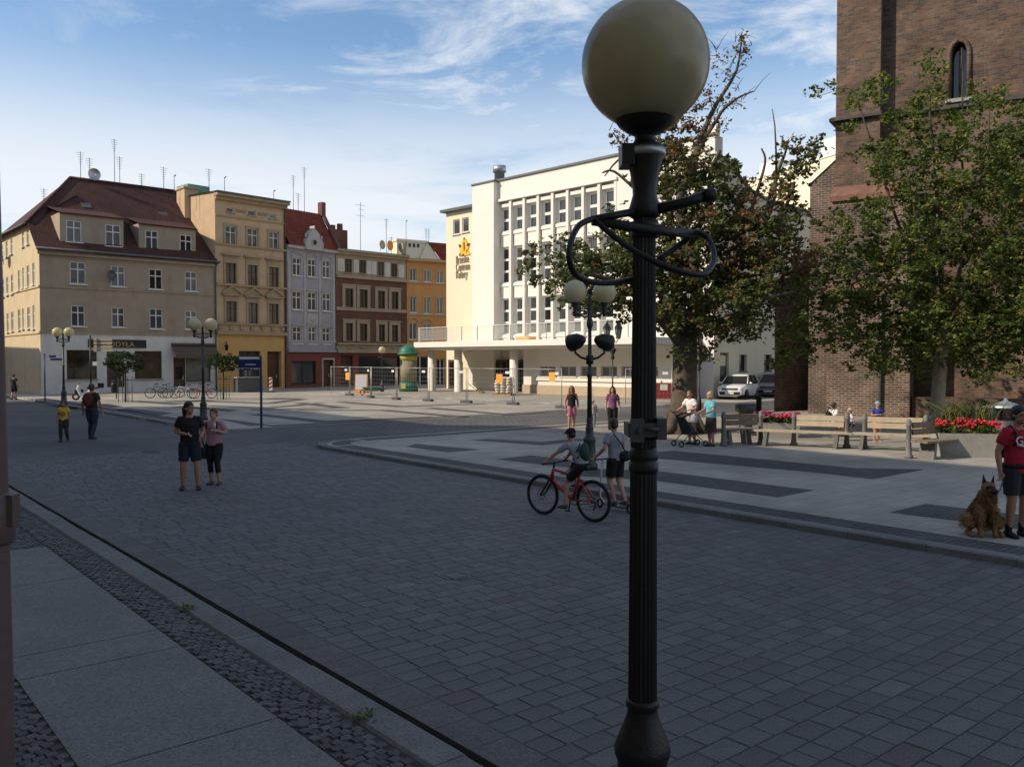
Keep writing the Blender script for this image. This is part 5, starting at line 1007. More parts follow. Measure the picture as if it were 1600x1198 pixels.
# right tree (linden)
TB = G(1464,672,.1); TY = TB.y; root = thing('linden_tree', 'green leafy linden tree before the church tower at right', 'tree', TB); rd = random.Random(5); mb = MB()
mb.tube([tp(1463,676),tp(1463,664),tp(1465,630),tp(1468,590),tp(1472,550),tp(1474,500)], [.36,.28,.24,.22,.22,.2], n=12)
for pts,a,b in ([( [tp(1474,510),tp(1470,400),tp(1462,300,.3),tp(1455,200,.3),tp(1450,120,.2),tp(1436,60,.2)],.2,.02),([tp(1474,520),tp(1500,420,-.5),tp(1503,300,-.6),tp(1505,180,-.6),tp(1503,75,-.5)],.18,.02),([tp(1472,540),tp(1420,480,-1),tp(1360,430,-1.6),tp(1300,400,-2),tp(1240,470,-2.2)],.16,.03),
  ([tp(1470,480),tp(1420,390,.8),tp(1380,280,1),tp(1350,190,1),tp(1330,140,1),tp(1280,150,.8)],.14,.015),([tp(1474,500),tp(1540,420,1),tp(1590,330,1.4),tp(1640,240,1.5)],.16,.03),([tp(1474,540),tp(1540,490,-1),tp(1620,450,-1.6)],.15,.04),([tp(1470,430),tp(1430,330,-.8),tp(1410,230,-1),tp(1395,160,-1)],.1,.02),([tp(1500,380),tp(1540,270,-.5),tp(1545,160,-.5),tp(1540,90,-.4)],.1,.02),([tp(1472,550),tp(1400,530,.8),tp(1320,520,1.2)],.12,.03),([tp(1474,550),tp(1530,560,.8),tp(1600,540,1.2)],.12,.03)]): limb(mb, pts, a*.55, b*.4, m=1)
mb.build('trunk', [M['barkl'],M['bark']], root, uv=False); mb = MB()
CL = [(1250,540,34,22),(1230,570,20,10),(1290,500,45,32),(1330,460,50,36),(1270,450,32,26),(1300,410,42,30),(1350,400,48,34),(1400,420,52,36),(1380,480,55,36),(1340,530,50,30),(1400,540,55,32),(1450,520,55,36),(1440,460,55,38),(1500,470,55,38),(1500,540,55,32),(1550,520,55,36),(1560,450,55,40),(1590,560,40,26),(1590,490,45,34),(1450,380,52,38),(1510,390,52,38),(1560,370,55,40),(1400,340,45,32),(1450,300,45,34),(1500,310,48,36),(1550,290,48,36),(1590,300,45,36),(1590,400,45,36),
 (1400,270,36,26),(1370,240,34,20),(1430,220,36,28),(1480,240,40,30),(1540,220,40,30),(1590,220,36,30),(1350,150,26,18),(1375,130,20,14),(1320,200,16,10),(1450,160,26,22),(1460,100,18,20),(1540,150,30,20),(1500,180,26,18),(1275,148,10,7),(1296,138,10,6),(1580,170,24,14),(1410,180,24,18),(1360,570,34,16),(1440,575,30,14),(1530,580,34,16),(1230,520,20,14),(1350,330,30,22),(1310,350,24,18)]
CL += [(1600+70*math.cos(a*.8)*(.4+.1*a)+40, 380+150*math.sin(a*1.3), 50, 38) for a in range(12)]
fill_crown(mb, CL, .026, 1.5, .22, .5, 36, .14, rd)
mb.build('crown', M['leafB'], root, uv=False)
# clipped street trees
for px, py, lab in ((196,628,'small clipped ball tree in front of the bakery door'),(349,624,'small clipped ball tree right of the twin globe lamp, before the shop corner')):
    b = G(px,py,.1); root = thing('ball_tree', lab, 'tree', b, 0, 'clipped street trees'); rd = random.Random(px); mb = MB().tube([(0,0,0),(.02,0,1.2),(0,0,2.0)], [.06,.05,.05], n=8)
    for k in range(5): mb.tube([(0,0,1.7),(math.cos(k*1.3)*.5,math.sin(k*1.3)*.5,2.2)], [.03,.012], n=5)
    mb.build('trunk', M['bark'], root); mb = MB()
    for k in range(70):
        v = Vector((rd.gauss(0,1),rd.gauss(0,1),rd.gauss(0,1))).normalized(); leaves(mb, (v.x*.95,v.y*.95,2.35+v.z*.5), (.3,.3,.22), 42, .12, rd, 0, 5)
    mb.build('crown', M['leafC'], root, uv=False); g = MB()
    for sx in (-1,1):
        for sy in (-1,1): g.tube([(sx*.28,sy*.28,0),(sx*.28,sy*.28,1.5)], .018, n=5)
    g.torus((0,0,1.3),.38,.015,'z',16,5); g.build('tree_guard', M['dark'], root)
# planters with red flowers
M['petal'] = mat('red_petals', (.55,.02,.035), .6, .3, 8, rnd=.3); M['pinkpetal'] = mat('pink_petals', (.62,.04,.12), .6, .3, 8, rnd=.3)
def planter(label, px, py, w, d, h, yaw, pm, nf=60, wild=False):
    b = G(px,py,.1); root = thing('planter', label, 'planter', b, yaw, 'stone flower planters'); rd = random.Random(int(px)); e=.08
    MB().add([(-w/2,-d/2,0),(w/2,-d/2,0),(w/2,d/2,0),(-w/2,d/2,0),(-w/2-e,-d/2-e,h),(w/2+e,-d/2-e,h),(w/2+e,d/2+e,h),(-w/2-e,d/2+e,h)], [(0,1,5,4),(1,2,6,5),(2,3,7,6),(3,0,4,7)]).bx(-w/2,w/2,-d/2,d/2,h-.1,h-.04).build('trough', M['concrete'], root)
    mb = MB(); fl = MB()
    for k in range(int(22*w)): leaves(mb, (rd.uniform(-w/2,w/2),rd.uniform(-d/2,d/2),h+.08), (.16,.16,.12), 32, .09, rd, 0, 5)
    if wild:
        for k in range(50): x,y = rd.uniform(-w/2,w/2),rd.uniform(0,d/2); mb.tube([(x,y,h),(x+rd.uniform(-.2,.2),y,h+.5),(x+rd.uniform(-.4,.4),y,h+.8)], [.02,.02,.004], n=3)
    for k in range(nf):
        p_ = Vector((rd.uniform(-w/2-.05,w/2+.05),rd.uniform(-d/2-.1,d/2),h+.2+rd.uniform(-.03,.12)))
        for j in range(7): fl.ell(p_+Vector((rd.gauss(0,.035),rd.gauss(0,.035),rd.gauss(0,.025))), (.03,.03,.022), 6)
    mb.build('foliage', M['leafB'], root, uv=False)['kind'] = 'stuff'; o = fl.build('flowers', pm, root, uv=False); o['kind'] = 'stuff'
planter('low planter with pink red flowers between the dark bench and the sunny bench', 1214, 682, 1.25, .7, .48, R(-15), M['pinkpetal'], 60)
planter('pale concrete planter with red flowers at the right end of the benches', 1508, 712, 1.35, .8, .62, R(-12), M['petal'], 46, True)
# ------------------------------------------------------------------ benches and bollards
M['slat'] = mat('pale_bench_wood', (.40,.33,.24), .75, .2, 5, .2, 30); M['slatd'] = mat('dark_bench_wood', (.2,.15,.1), .8, .25, 5, .2, 30); M['leg'] = mat('concrete_bench_leg', (.16,.155,.15), .85, .2, 6)  # bench wood in a pale and a darker tone
def bench(label, a, b, flip=False, m='slat', back=(0,1)):
    a, b = G(*a,.1), G(*b,.1); d = b-a; L_ = d.length; root = thing('park_bench', label, 'bench', (a+b)/2, math.atan2(d.y,d.x)+(math.pi if flip else 0), 'benches around the planters')
    for k in range(3): MB().bx(-L_/2-.1,L_/2+.1,-.5+k*.16,-.36+k*.16,.42,.47).build('seat_slat', M[m], root)
    for k in range(2): o = MB().bx(-L_/2+.08+back[0]*L_,-L_/2-.08+back[1]*L_,-.022,.022,-.075,.075).build('back_slat', M[m], root, (0,.035,.66+.17*k)); o.rotation_euler = (R(-8),0,0)
    for s in (-1,1):
        MB().prismy([(-.11,0),(.0,0),(.05,.42),(-.04,.42)], -.48,-.06).build('leg', M['leg'], root, (s*(L_/2-.3),0,0))
        MB().lathe([(.11,0),(.11,.06),(.08,.1),(.065,.3),(.06,.8),(.075,.82),(.075,.86),(.06,.88),(.065,.94),(.02,1.0)], 14, (-L_/2+back[0 if s < 0 else 1]*L_,.08,0)).build('post', M['leg'], root)
    return root
bench('dark bench seen beside the older woman and the pushchair', (1128,696), (1186,694), True, 'slatd')
bench('sunlit pale bench right of the pink flowers', (1184,694), (1327,700), back=(.4,.97))
bench('sunlit pale bench beside the child in orange shorts', (1331,700), (1474,706), back=(.14,.81))
bench('dark bench at the right end, turned towards the concrete planter', (1424,716), (1508,708), False, 'slatd')
def bollard(label, px, py, h=1.0, z0=.1): 
    root = thing('bollard', label, 'bollard', G(px,py,z0)); MB().lathe([(.13,0),(.12,.08),(.07,.14),(.055,.3),(.05,h-.2),(.07,h-.17),(.07,h-.12),(.05,h-.1)], 14).build('post', M['lampgrey'], root); MB().ell((0,0,h-.06), (.065,.065,.07), 12).build('knob', M['lampgrey'], root)
bollard('iron bollard behind the red shirted man, left of the canopied bin', 1551, 709, 1.25)
p = G(1570,700,.1); root = thing('litter_bin', 'litter bin with a small pointed metal roof at far right', 'bin', p)
MB().lathe([(.2,.1),(.24,.12),(.26,.75),(.24,.78)], 16).build('drum', M['darkgrey'], root); MB().lathe([(.62,1.15),(.35,1.24),(.06,1.34),(.04,1.42)], 18).build('roof', M['steel'], root); MB().tube([(0,.2,0),(0,.2,1.2)], .03, n=6).build('post', M['dark'], root)
p = G(1165,676,.1); root = thing('litter_bin', 'low grey litter bin with a bent arm behind the dark bench', 'bin', p)
MB().lathe([(.3,0),(.3,.06),(.22,.1),(.24,.7),(.36,.75),(.36,.98),(.3,1.0)], 16).build('drum', M['darkgrey'], root); MB().lathe([(.1,0),(.09,1.2),(.12,1.25),(.05,1.32)], 12, (.45,0,0)).tube([(.45,0,1.15),(.0,0,1.28),(-.3,0,1.2)], .05, n=7).build('post', M['dark'], root)

# weeds growing out of the near kerb
for px, py, lab in ((292,951,'small green weed tuft in the near kerb joint, the farther one'),(568,1121,'small green weed tuft at the near kerb low in the picture')):
    root = thing('weed', lab, 'weed', G(px,py,.1)); rd = random.Random(px); mb = MB()
    for k in range(46):
        a = rd.uniform(0,6.28); l = rd.uniform(.03,.08); o_ = V_ = Vector((rd.gauss(0,.05),rd.gauss(0,.035),0)); t_ = o_+Vector((math.cos(a)*l,math.sin(a)*l,rd.uniform(.01,.05))); q_ = Vector((-math.sin(a),math.cos(a),0))*.009
        mb.add([o_-q_*.4, o_.lerp(t_,.5)-q_+Vector((0,0,.012)), t_, o_.lerp(t_,.5)+q_+Vector((0,0,.012))], [(0,1,2,3)])
    mb.build('leaves', M['leafB'], root, uv=False)['kind'] = 'stuff'
# ------------------------------------------------------------------ people
M['skin'] = mat('skin', (.42,.22,.15), .6, .08, 6); M['skin2'] = mat('tanned_skin', (.34,.17,.11), .6, .08, 6)
M['eye'] = mat('eye_dark', (.02,.015,.012), .3, .1); M['lip'] = mat('lips', (.25,.08,.07), .5, .1)
def cloth(name, c, var=.15): return mat(name, c, .9, var, 5, .25, 120)
HC = {'black':mat('black_hair',(.012,.009,.008),.5,.3,20,.4,60),'brown':mat('brown_hair',(.06,.03,.016),.5,.3,20,.4,60),'red':mat('red_hair',(.22,.075,.03),.5,.3,20,.4,60),'blond':mat('blond_hair',(.42,.28,.13),.55,.3,20,.4,60),'dred':mat('dark_red_hair',(.10,.03,.02),.5,.3,20,.4,60)}
TEX = bpy.data.textures.new('wrinkles','CLOUDS'); TEX.noise_scale = .11
def remesh(o, vox, it=4, wr=0):
    m = o.modifiers.new('remesh','REMESH'); m.mode = 'VOXEL'; m.voxel_size = vox; m.use_smooth_shade = True
    s = o.modifiers.new('smooth','SMOOTH'); s.factor = .5; s.iterations = it
    if wr: d = o.modifiers.new('wrinkle','DISPLACE'); d.texture = TEX; d.strength = wr; d.mid_level = .5; d.texture_coords = 'LOCAL'
    return o
def lerp(a,b,t): return Vector(a)*(1-t)+Vector(b)*t
def person(label, loc, yaw, H, top, bottom, hair='brown', hs='short', skin='skin', P=(0,0,.52), N=(0,0,.825), arms=None, legs=None, head=0., nod=0., sleeve='short', leg_style='trousers', shoe=(.03,.03,.032), fat=1.0, vox=.011, top_len=-.02, tone=None, grip=(), group='people on the square'):
    P, N = Vector(P), Vector(N); h = H; S_ = lambda v: Vector(v)*h
    arms = arms or [None,None]; legs = legs or [None,None]
    sk = M[skin]; body = MB(); ax = (N-P).normalized(); side = Vector((1,0,0))
    def spine(t): return P+(N-P)*t
    tors = [(-.1,.055,.05),(0,.088,.062),(.2,.082,.06),(.45,.078,.056),(.75,.092,.062),(.92,.075,.047),(1.02,.036,.036)]
    body.loft([S_(spine(t)) for t,a,b in tors], [(a*h*fat,b*h*fat) for t,a,b in tors], side, 16)
    HCn = N + ax*.02 + Vector((0,-.012,.078)); R3 = Matrix.Rotation(head,3,'Z') @ Matrix.Rotation(nod,3,'X')
    hd = lambda v: S_(HCn + R3 @ Vector(v))
    body.loft([S_(N-ax*.03), S_(N+ax*.02), hd((0,.008,-.03))], [.036*h,.031*h,.032*h], side, 12)
    body.ell(hd((0,.004,.012)), (.046*h,.057*h,.056*h), 16, 0, R3); body.ell(hd((0,-.014,-.025)), (.036*h,.042*h,.042*h), 14, 0, R3)
    body.ell(hd((0,-.057,-.008)), (.008*h,.012*h,.014*h), 8, 0, R3); body.ell(hd((0,-.046,.02)), (.034*h,.012*h,.008*h), 10, 0, R3); body.ell(hd((0,-.046,-.047)), (.016*h,.012*h,.012*h), 8, 0, R3)
    for s in (-1,1): body.ell(hd((s*.047,.004,-.004)), (.006*h,.011*h,.017*h), 8, 0, R3)
    shirt = MB(); low = MB(); shoes = []
    tt = [(top_len,.096,.07),(.2,.09,.067),(.45,.087,.064),(.75,.1,.07),(.88,.086,.056),(.985,.045,.042)]
    shirt.loft([S_(spine(t)) for t,a,b in tt], [(a*h*fat,b*h*fat) for t,a,b in tt], side, 18)
    for i, s in enumerate((-1,1)):
        sh = N+Vector((s*.093*fat**.5,0,-.028)); A_ = arms[i] or ((s*.138*fat**.5,.015,.645),(s*.145*fat**.5,-.035,.505)); el, wr = Vector(A_[0]), Vector(A_[1])
        body.loft([S_(N+Vector((s*.05,0,-.02))), S_(sh), S_(lerp(sh,el,.4)), S_(el), S_(lerp(el,wr,.3)), S_(wr)], [.034*h,.034*h,.029*h*fat**.5,.0225*h,.0235*h,.0155*h], None, 12)
        dr = (wr-el).normalized(); fw = Vector((0,-1,0))-dr*dr.dot(Vector((0,-1,0))); fw = fw.normalized() if fw.length > .1 else Vector((0,0,1)); lat = dr.cross(fw)
        body.loft([S_(wr-dr*.01), S_(wr+dr*.022), S_(wr+dr*.05)], [(.015*h,.01*h),(.021*h,.0105*h),(.019*h,.009*h)], fw, 10)
        curl = .9 if i in grip else .35
        for k in range(4):
            b0 = wr+dr*.05+fw*(.016-.0107*k); l = (.042,.047,.044,.034)[k]*.5; d1 = (dr*math.cos(curl*.6)-lat*s*math.sin(curl*.6)*1.0); d2 = (dr*math.cos(curl*1.7)-lat*s*math.sin(curl*1.7))
            body.loft([S_(b0-dr*.012), S_(b0), S_(b0+d1*l), S_(b0+d1*l+d2*l)], [.0055*h,.0055*h,.0052*h,.0042*h], None, 6)
        t0 = wr+dr*.015+fw*.014; body.loft([S_(t0), S_(t0+fw*.02+dr*.016), S_(t0+fw*.025+dr*.036-lat*s*.006)], [.0075*h,.0065*h,.005*h], None, 6)
        if sleeve != 'none':
            e = {'short':.62,'half':.85,'long':2}[sleeve]; cr = [.045,.044,.040]
            if e <= 1: shirt.loft([S_(N+Vector((s*.04,0,-.03))), S_(sh), S_(lerp(sh,el,e*.5)), S_(lerp(sh,el,e))], [.044*h,.042*h,.04*h*fat**.5,.039*h*fat**.5], None, 12)
            else: shirt.loft([S_(N+Vector((s*.04,0,-.03))), S_(sh), S_(el), S_(wr)], [.05*h,.046*h,.034*h,.025*h], None, 12)
        else: shirt.loft([S_(N+Vector((s*.03,0,-.05))), S_(N+Vector((s*.062,0,.002)))], [.05*h,.03*h], None, 12)
        hip = P+Vector((s*.048*fat**.4,0,-.005)); L_ = legs[i] or ((s*.055,-.012,.28),(s*.057,.012,.045)); kn, an = Vector(L_[0]), Vector(L_[1]); ft = Vector(L_[2]) if len(L_) > 2 else Vector((s*.012,-.098,-.03))
        body.loft([S_(hip+Vector((0,0,.03))), S_(hip), S_(lerp(hip,kn,.45)), S_(kn), S_(lerp(kn,an,.3)), S_(an)], [.05*h,.056*h*fat**.5,.047*h*fat**.5,.034*h,.034*h,.02*h], None, 12)
        heel = an+Vector((0,.018,-.022)); body.loft([S_(heel),S_(lerp(heel,an+ft,.5)),S_(an+ft)], [(.02*h,.02*h),(.024*h,.018*h),(.02*h,.011*h)], side, 10)
        sm_ = MB(); sm_.loft([S_(heel+Vector((0,.012,.002))), S_(lerp(heel,an+ft,.35)), S_(lerp(heel,an+ft,.75)), S_(an+ft+ft.normalized()*.012)], [(.024*h,.026*h),(.028*h,.026*h),(.029*h,.019*h),(.02*h,.011*h)], side, 12); shoes.append(sm_)
        e = {'shorts':(.82,0),'trousers':(1,.98),'capri':(1,.5),'skirt':(0,0),'mini':(.5,0)}[leg_style]
        if leg_style != 'skirt':
            pts = [hip+Vector((0,0,.03)), hip, lerp(hip,kn,.5*e[0])]; rr_ = [.062,.067*fat**.5,.06*fat**.5]
            tight = .85 if leg_style == 'capri' else 1
            pts += [lerp(hip,kn,e[0])]; rr_ += [.055*tight if leg_style in ('shorts','mini') else .044*tight]
            if e[1]: pts += [lerp(kn,an,.35*e[1]), lerp(kn,an,e[1])]; rr_ += [.044*tight,.034*tight if leg_style == 'trousers' else .036]
            low.loft([S_(q) for q in pts], [x*h for x in rr_], None, 12)
    wst = [(-.12,.06,.052),(0,.094,.069),(.14,.089,.065)]
    if leg_style == 'skirt':
        k1 = (Vector(legs[0][0]) if legs[0] else Vector((-.055,-.012,.28))); k2 = (Vector(legs[1][0]) if legs[1] else Vector((.055,-.012,.28))); mid = (k1+k2)/2
        low.loft([S_(spine(.15)), S_(P), S_(lerp(P,mid,.5)), S_(mid-Vector((0,0,.02)))], [(.088*h,.066*h),(.098*h*fat,.072*h*fat),(.1*h*fat,.078*h*fat),(.112*h*fat,.085*h*fat)], side, 18)
    else: low.loft([S_(spine(t)) for t,a,b in wst], [(a*h*fat,b*h*fat) for t,a,b in wst], side, 16)
    o = remesh(body.build('person', sk, None, loc, yaw, uv=False), vox*.7 if H > 1.2 else vox*.6, 3); tag(o, label, 'person', group)
    remesh(shirt.build('shirt', top, o, uv=False), vox, 4, .012); remesh(low.build({'shorts':'shorts','mini':'shorts','trousers':'trousers','capri':'leggings','skirt':'skirt'}[leg_style], bottom, o, uv=False), vox, 4, .012)
    sm = shoe if not isinstance(shoe, tuple) else cloth('shoe', shoe)
    for s_ in shoes: remesh(s_.build('shoe', sm, o, uv=False), .009, 3)
    for s in (-1,1): MB().ell(hd((s*.019,-.050,.006)), (.006*h,.004*h,.004*h), 8, 0, R3).build('eye', M['eye'], o, uv=False)
    MB().ell(hd((0,-.052,-.031)), (.012*h,.004*h,.003*h), 8, 0, R3).build('mouth', M['lip'], o, uv=False)
    hb = MB(); hb.ell(hd((0,.010,.027)), (.0525*h,.060*h,.055*h), 16, 0, R3); hb.ell(hd((0,.026,-.005)), (.048*h,.044*h,.046*h), 14, 0, R3)
    if hs == 'long':
        for s in (-1,1): hb.loft([hd((s*.035,.01,.03)), hd((s*.048,.012,-.03)), hd((s*.05,.0,-.09)), hd((s*.045,-.005,-.14))], [.026*h,.026*h,.025*h,.012*h], None, 8)
        hb.loft([hd((0,.04,.02)), hd((0,.05,-.05)), hd((0,.05,-.13))], [(.05*h,.025*h),(.055*h,.025*h),(.04*h,.015*h)], side, 10)
    if hs == 'tail': hb.loft([hd((0,.055,.03)), hd((0,.085,-.01)), hd((0,.08,-.08)), hd((0,.07,-.12))], [.022*h,.026*h,.022*h,.008*h], None, 8)
    if hs == 'bob': hb.ell(hd((0,.022,-.012)), (.058*h,.05*h,.05*h), 14, 0, R3)
    remesh(hb.build('hair', HC[hair], o, uv=False), .008, 2, .008)
    if hs in ('cap','hat'):
        c = MB().ell(hd((0,.008,.032)), (.058*h,.066*h,.05*h), 16, 0, R3)
        if hs == 'cap': c.loft([hd((0,-.04,.03)), hd((0,-.105,.022))], [(.045*h,.007*h),(.036*h,.005*h)], R3 @ side, 12)
        else: c.loft([hd((0,.008,.012)), hd((0,.008,.02))], [(.1*h,.1*h),(.08*h,.085*h)], side, 18)
        c.build('cap' if hs == 'cap' else 'sun_hat', tone or cloth('hat_cloth',(.4,.36,.3)), o, uv=False)
    return o, (lambda v: S_(v))
def on(px, py, z=0.): return G(px, py, z)
def pack(o, S_, m, c=(0,.1,.68), r=(.07,.05,.11)):
    b = MB().ell(S_(c), tuple(x*1.0*S_((1,0,0)).x for x in r), 14); b.ell(S_((c[0],c[1]+.03,c[2]-.04)), tuple(x*.7*S_((1,0,0)).x for x in r), 12)
    k = remesh(b.build('backpack', m, o, uv=False), .012, 3, .01)
    for s in (-1,1): MB().loft([S_((s*.06,c[1]-.02,c[2]+.1)), S_((s*.066,.0,.845)), S_((s*.068,-.062,.79)), S_((s*.075,-.072,.72)), S_((s*.08,.02,c[2]-.06))], S_((.009,0,0)).x, None, 6).build('strap', m, k, uv=False)
    return k
black = cloth('black_cotton',(.010,.010,.011)); navy = cloth('navy_cotton',(.012,.015,.03)); pinkt = cloth('dusty_pink_cotton',(.34,.18,.21)); greyt = cloth('grey_cotton',(.24,.25,.28)); white_c = cloth('white_cotton',(.68,.66,.66)); denim = cloth('denim',(.025,.032,.065))
walkA = [((-.056,-.05,.285),(-.056,-.03,.05)),((.056,.0,.275),(.056,.09,.06))]; walkB = [((-.056,.0,.275),(-.056,.09,.06)),((.056,-.05,.285),(.056,-.03,.05))]
# couple
o, S_ = person('man with dark ponytail in black shirt and navy shorts beside the woman in pink', on(297,765), R(18), 1.77, black, navy, 'black', 'tail', 'skin2', arms=[((-.15,.02,.655),(-.03,-.11,.64)),((.15,.03,.66),(.12,-.1,.6))],
    legs=[((-.07,-.02,.285),(-.078,.03,.048)),((.075,-.035,.285),(.085,.0,.046))], head=R(42), leg_style='shorts', fat=1.12, vox=.009)
MB().tube([S_((-.01,-.145,.63)), S_((.0,-.16,.66))], .008, n=6).build('cigarette', M['signwhite'], o)
pw = on(335,757)
o, S_ = person('woman in dusty pink shirt and black leggings walking beside the man in black', pw, R(-6), 1.6, pinkt, black, 'dred', 'short', 'skin', arms=[((-.15,.02,.655),(-.14,-.03,.52)),((.155,.02,.67),(.085,-.11,.715))],
    legs=[((-.05,-.01,.28),(-.045,.02,.046)),((.06,-.04,.285),(.075,-.01,.046))], leg_style='capri', fat=1.12, vox=.009, shoe=(.08,.05,.035), grip=(1,))
bp_ = MB().loft([S_((-.07,-.062,.82)),S_((-.07,-.07,.74))], .016, None, 6).loft([S_((.07,-.062,.82)),S_((.075,-.07,.74))], .016, None, 6); bp_.build('backpack_strap', black, o)
MB().lathe([(.02,0),(.028,.1)], 10, S_((.075,-.14,.75))).build('ice_cream', M['sack'], o)
b = thing('handbag', 'dark shoulder bag carried between the man and the woman', 'bag', pw + Vector((-.3,-.06,.68)), R(10))
remesh(MB().ell((0,0,.0), (.17,.09,.13), 14).bx(-.15,.15,-.07,.07,-.13,.06).build('body', black, b, uv=False), .012, 3); MB().tube([(-.13,0,.08),(-.1,0,.28),(-.04,.02,.44)], .01, n=6).tube([(.13,0,.08),(.06,0,.28),(-.04,.02,.44)], .01, n=6).build('strap', black, b)
# boy and man further left
o, S_ = person('small boy in a yellow shirt and dark trousers walking on the road', on(100,690), R(8), 1.32, cloth('yellow_cotton',(.55,.40,.05)), cloth('charcoal_cotton',(.03,.033,.035)), 'brown', 'short', 'skin2', legs=walkA, vox=.011)
MB().ell(S_((0,-.075,.68)), (.09,.012,.08), 10).build('shirt_print', cloth('orange_print',(.4,.13,.02)), o)
o, S_ = person('man with a dark red backpack walking away towards the shops', on(144,686), R(172), 1.82, cloth('olive_cotton',(.028,.024,.018)), denim, 'brown', 'short', 'skin2', legs=walkB, vox=.011, fat=1.15, arms=[((-.17,.02,.65),(-.19,-.02,.5)),((.17,.02,.65),(.185,-.02,.5))])
pack(o, S_, cloth('dark_red_nylon',(.09,.025,.025)), (0,.11,.72), (.095,.06,.13))
person('distant person in navy clothes beside the stained side wall at far left', on(22,624.5,.1), R(170), 1.62, navy, navy, 'brown', 'short', legs=walkA, vox=.014, leg_style='shorts', fat=1.1)
# women in the sun
o, S_ = person('woman with long reddish hair in black top and pink shorts', on(893,673), R(4), 1.66, cloth('black_dotted_cotton',(.018,.016,.022),.5), cloth('pink_cotton',(.55,.20,.27)), 'red', 'long', sleeve='none', leg_style='shorts', legs=walkA, vox=.011)
MB().bx(-.07,.07,-.012,.0,-.014,.014).build('sunglasses', black, o, S_((0,-.068,.925)))
person('small child in pale clothes holding hands, half hidden behind the floodlight lamp', on(926,671), R(0), 1.12, cloth('pale_cotton',(.5,.45,.45)), greyt, 'blond', 'hat', arms=[((-.17,-.02,.7),(-.27,-.03,.66)),None], vox=.011)
person('woman with long brown hair in a plaid shirt behind the boy with the scooter', on(957,676), R(-5), 1.66, cloth('plaid_cotton',(.16,.06,.13),.8), black, 'brown', 'long', leg_style='trousers', sleeve='short', vox=.011)
# woman in white and older woman with pushchair
person('woman in a white shirt and shorts bending beside the tree trunk', on(1081,694,.1), R(-52), 1.64, white_c, white_c, 'brown', 'tail', N=(0,-.05,.815), arms=[((-.15,-.1,.66),(-.18,-.22,.6)),((.14,-.05,.66),(.02,-.13,.62))], nod=R(-14), leg_style='mini', vox=.011)
person('older woman in a turquoise blouse and brown skirt holding the pushchair', on(1111,697,.1), R(-72), 1.6, cloth('turquoise_print',(.10,.36,.45),.5), cloth('brown_skirt',(.055,.032,.02)), 'blond', 'bob', N=(0,-.02,.82), arms=[((-.15,-.05,.66),(-.12,-.19,.6)),((.15,-.05,.66),(.12,-.19,.6))], leg_style='skirt', fat=1.2, vox=.011, grip=(0,1))
p = G(1078,697,.1); root = thing('pushchair', 'dark folding pushchair in front of the older woman in turquoise', 'pushchair', p, R(198))
mb = MB()
for s in (-.22,.22): mb.tube([(-.38,s,.1),(.05,s,.45),(.42,s,1.0),(.52,s,1.02)], .014, n=6).tube([(.4,s,.1),(-.02,s,.55)], .014, n=6)
mb.tube([(.42,-.22,1.0),(.42,.22,1.0)], .012, n=6); mb.build('frame', M['darkgrey'], root)
MB().add([(-.15,-.2,.36),(.15,-.2,.34),(.15,.2,.34),(-.15,.2,.36),(.35,-.2,.85),(.35,.2,.85),(.3,-.2,.86),(.3,.2,.86)], [(0,1,2,3),(1,4,5,2),(6,0,3,7),(0,6,4,1),(2,5,7,3),(4,6,7,5)]).build('seat', navy, root); MB().loft([(.35,-.21,.86),(.1,-.21,.95),(.1,.21,.95),(.35,.21,.86)], .03, None, 6).build('hood', cloth('dark_red_hood',(.15,.03,.03)), root)
for x,y in ((-.38,-.22),(-.38,.22),(.4,-.22),(.4,.22)): MB().torus((x,y,.09), .07, .022, 'y', 16, 6).build('wheel', M['black'], root)
# bench people
sit = [((-.07,-.19,.5),(-.07,-.2,.29)),((.07,-.19,.5),(.07,-.2,.29))]
def seat_at(px, py, zs=.56): return G(px, py, .1)+Vector((0,0,zs-.1))
bb = G(1299,689,.1); 
o, S_ = person('boy in a white shirt with dark backpack sitting behind the pale bench', bb+Vector((0,0,-.2)), R(110), 1.45, white_c, navy, 'brown', 'short', legs=sit, P=(0,0,.5), N=(0,-.05,.8), nod=R(-25), vox=.011, leg_style='shorts'); pack(o, S_, black, (0,.09,.68))
person('child in a pale sun hat sitting behind the pale benches', G(1331,688,.1)+Vector((0,0,-.08)), R(-100), 1.12, white_c, navy, 'blond', 'hat', legs=sit, P=(0,0,.5), N=(0,-.05,.8), nod=R(-15), vox=.011, leg_style='shorts')
person('child in blue shirt and orange shorts standing behind the pale bench', G(1370,691,.1), R(5), 1.25, cloth('blue_print',(.035,.06,.30),.6), cloth('orange_cotton',(.75,.22,.04)), 'brown', 'cap', arms=[((-.15,-.02,.66),(-.04,-.12,.68)),((.15,-.02,.66),(.04,-.12,.68))], leg_style='shorts', vox=.011, tone=cloth('blue_cap',(.2,.35,.5)), shoe=(.4,.2,.12))
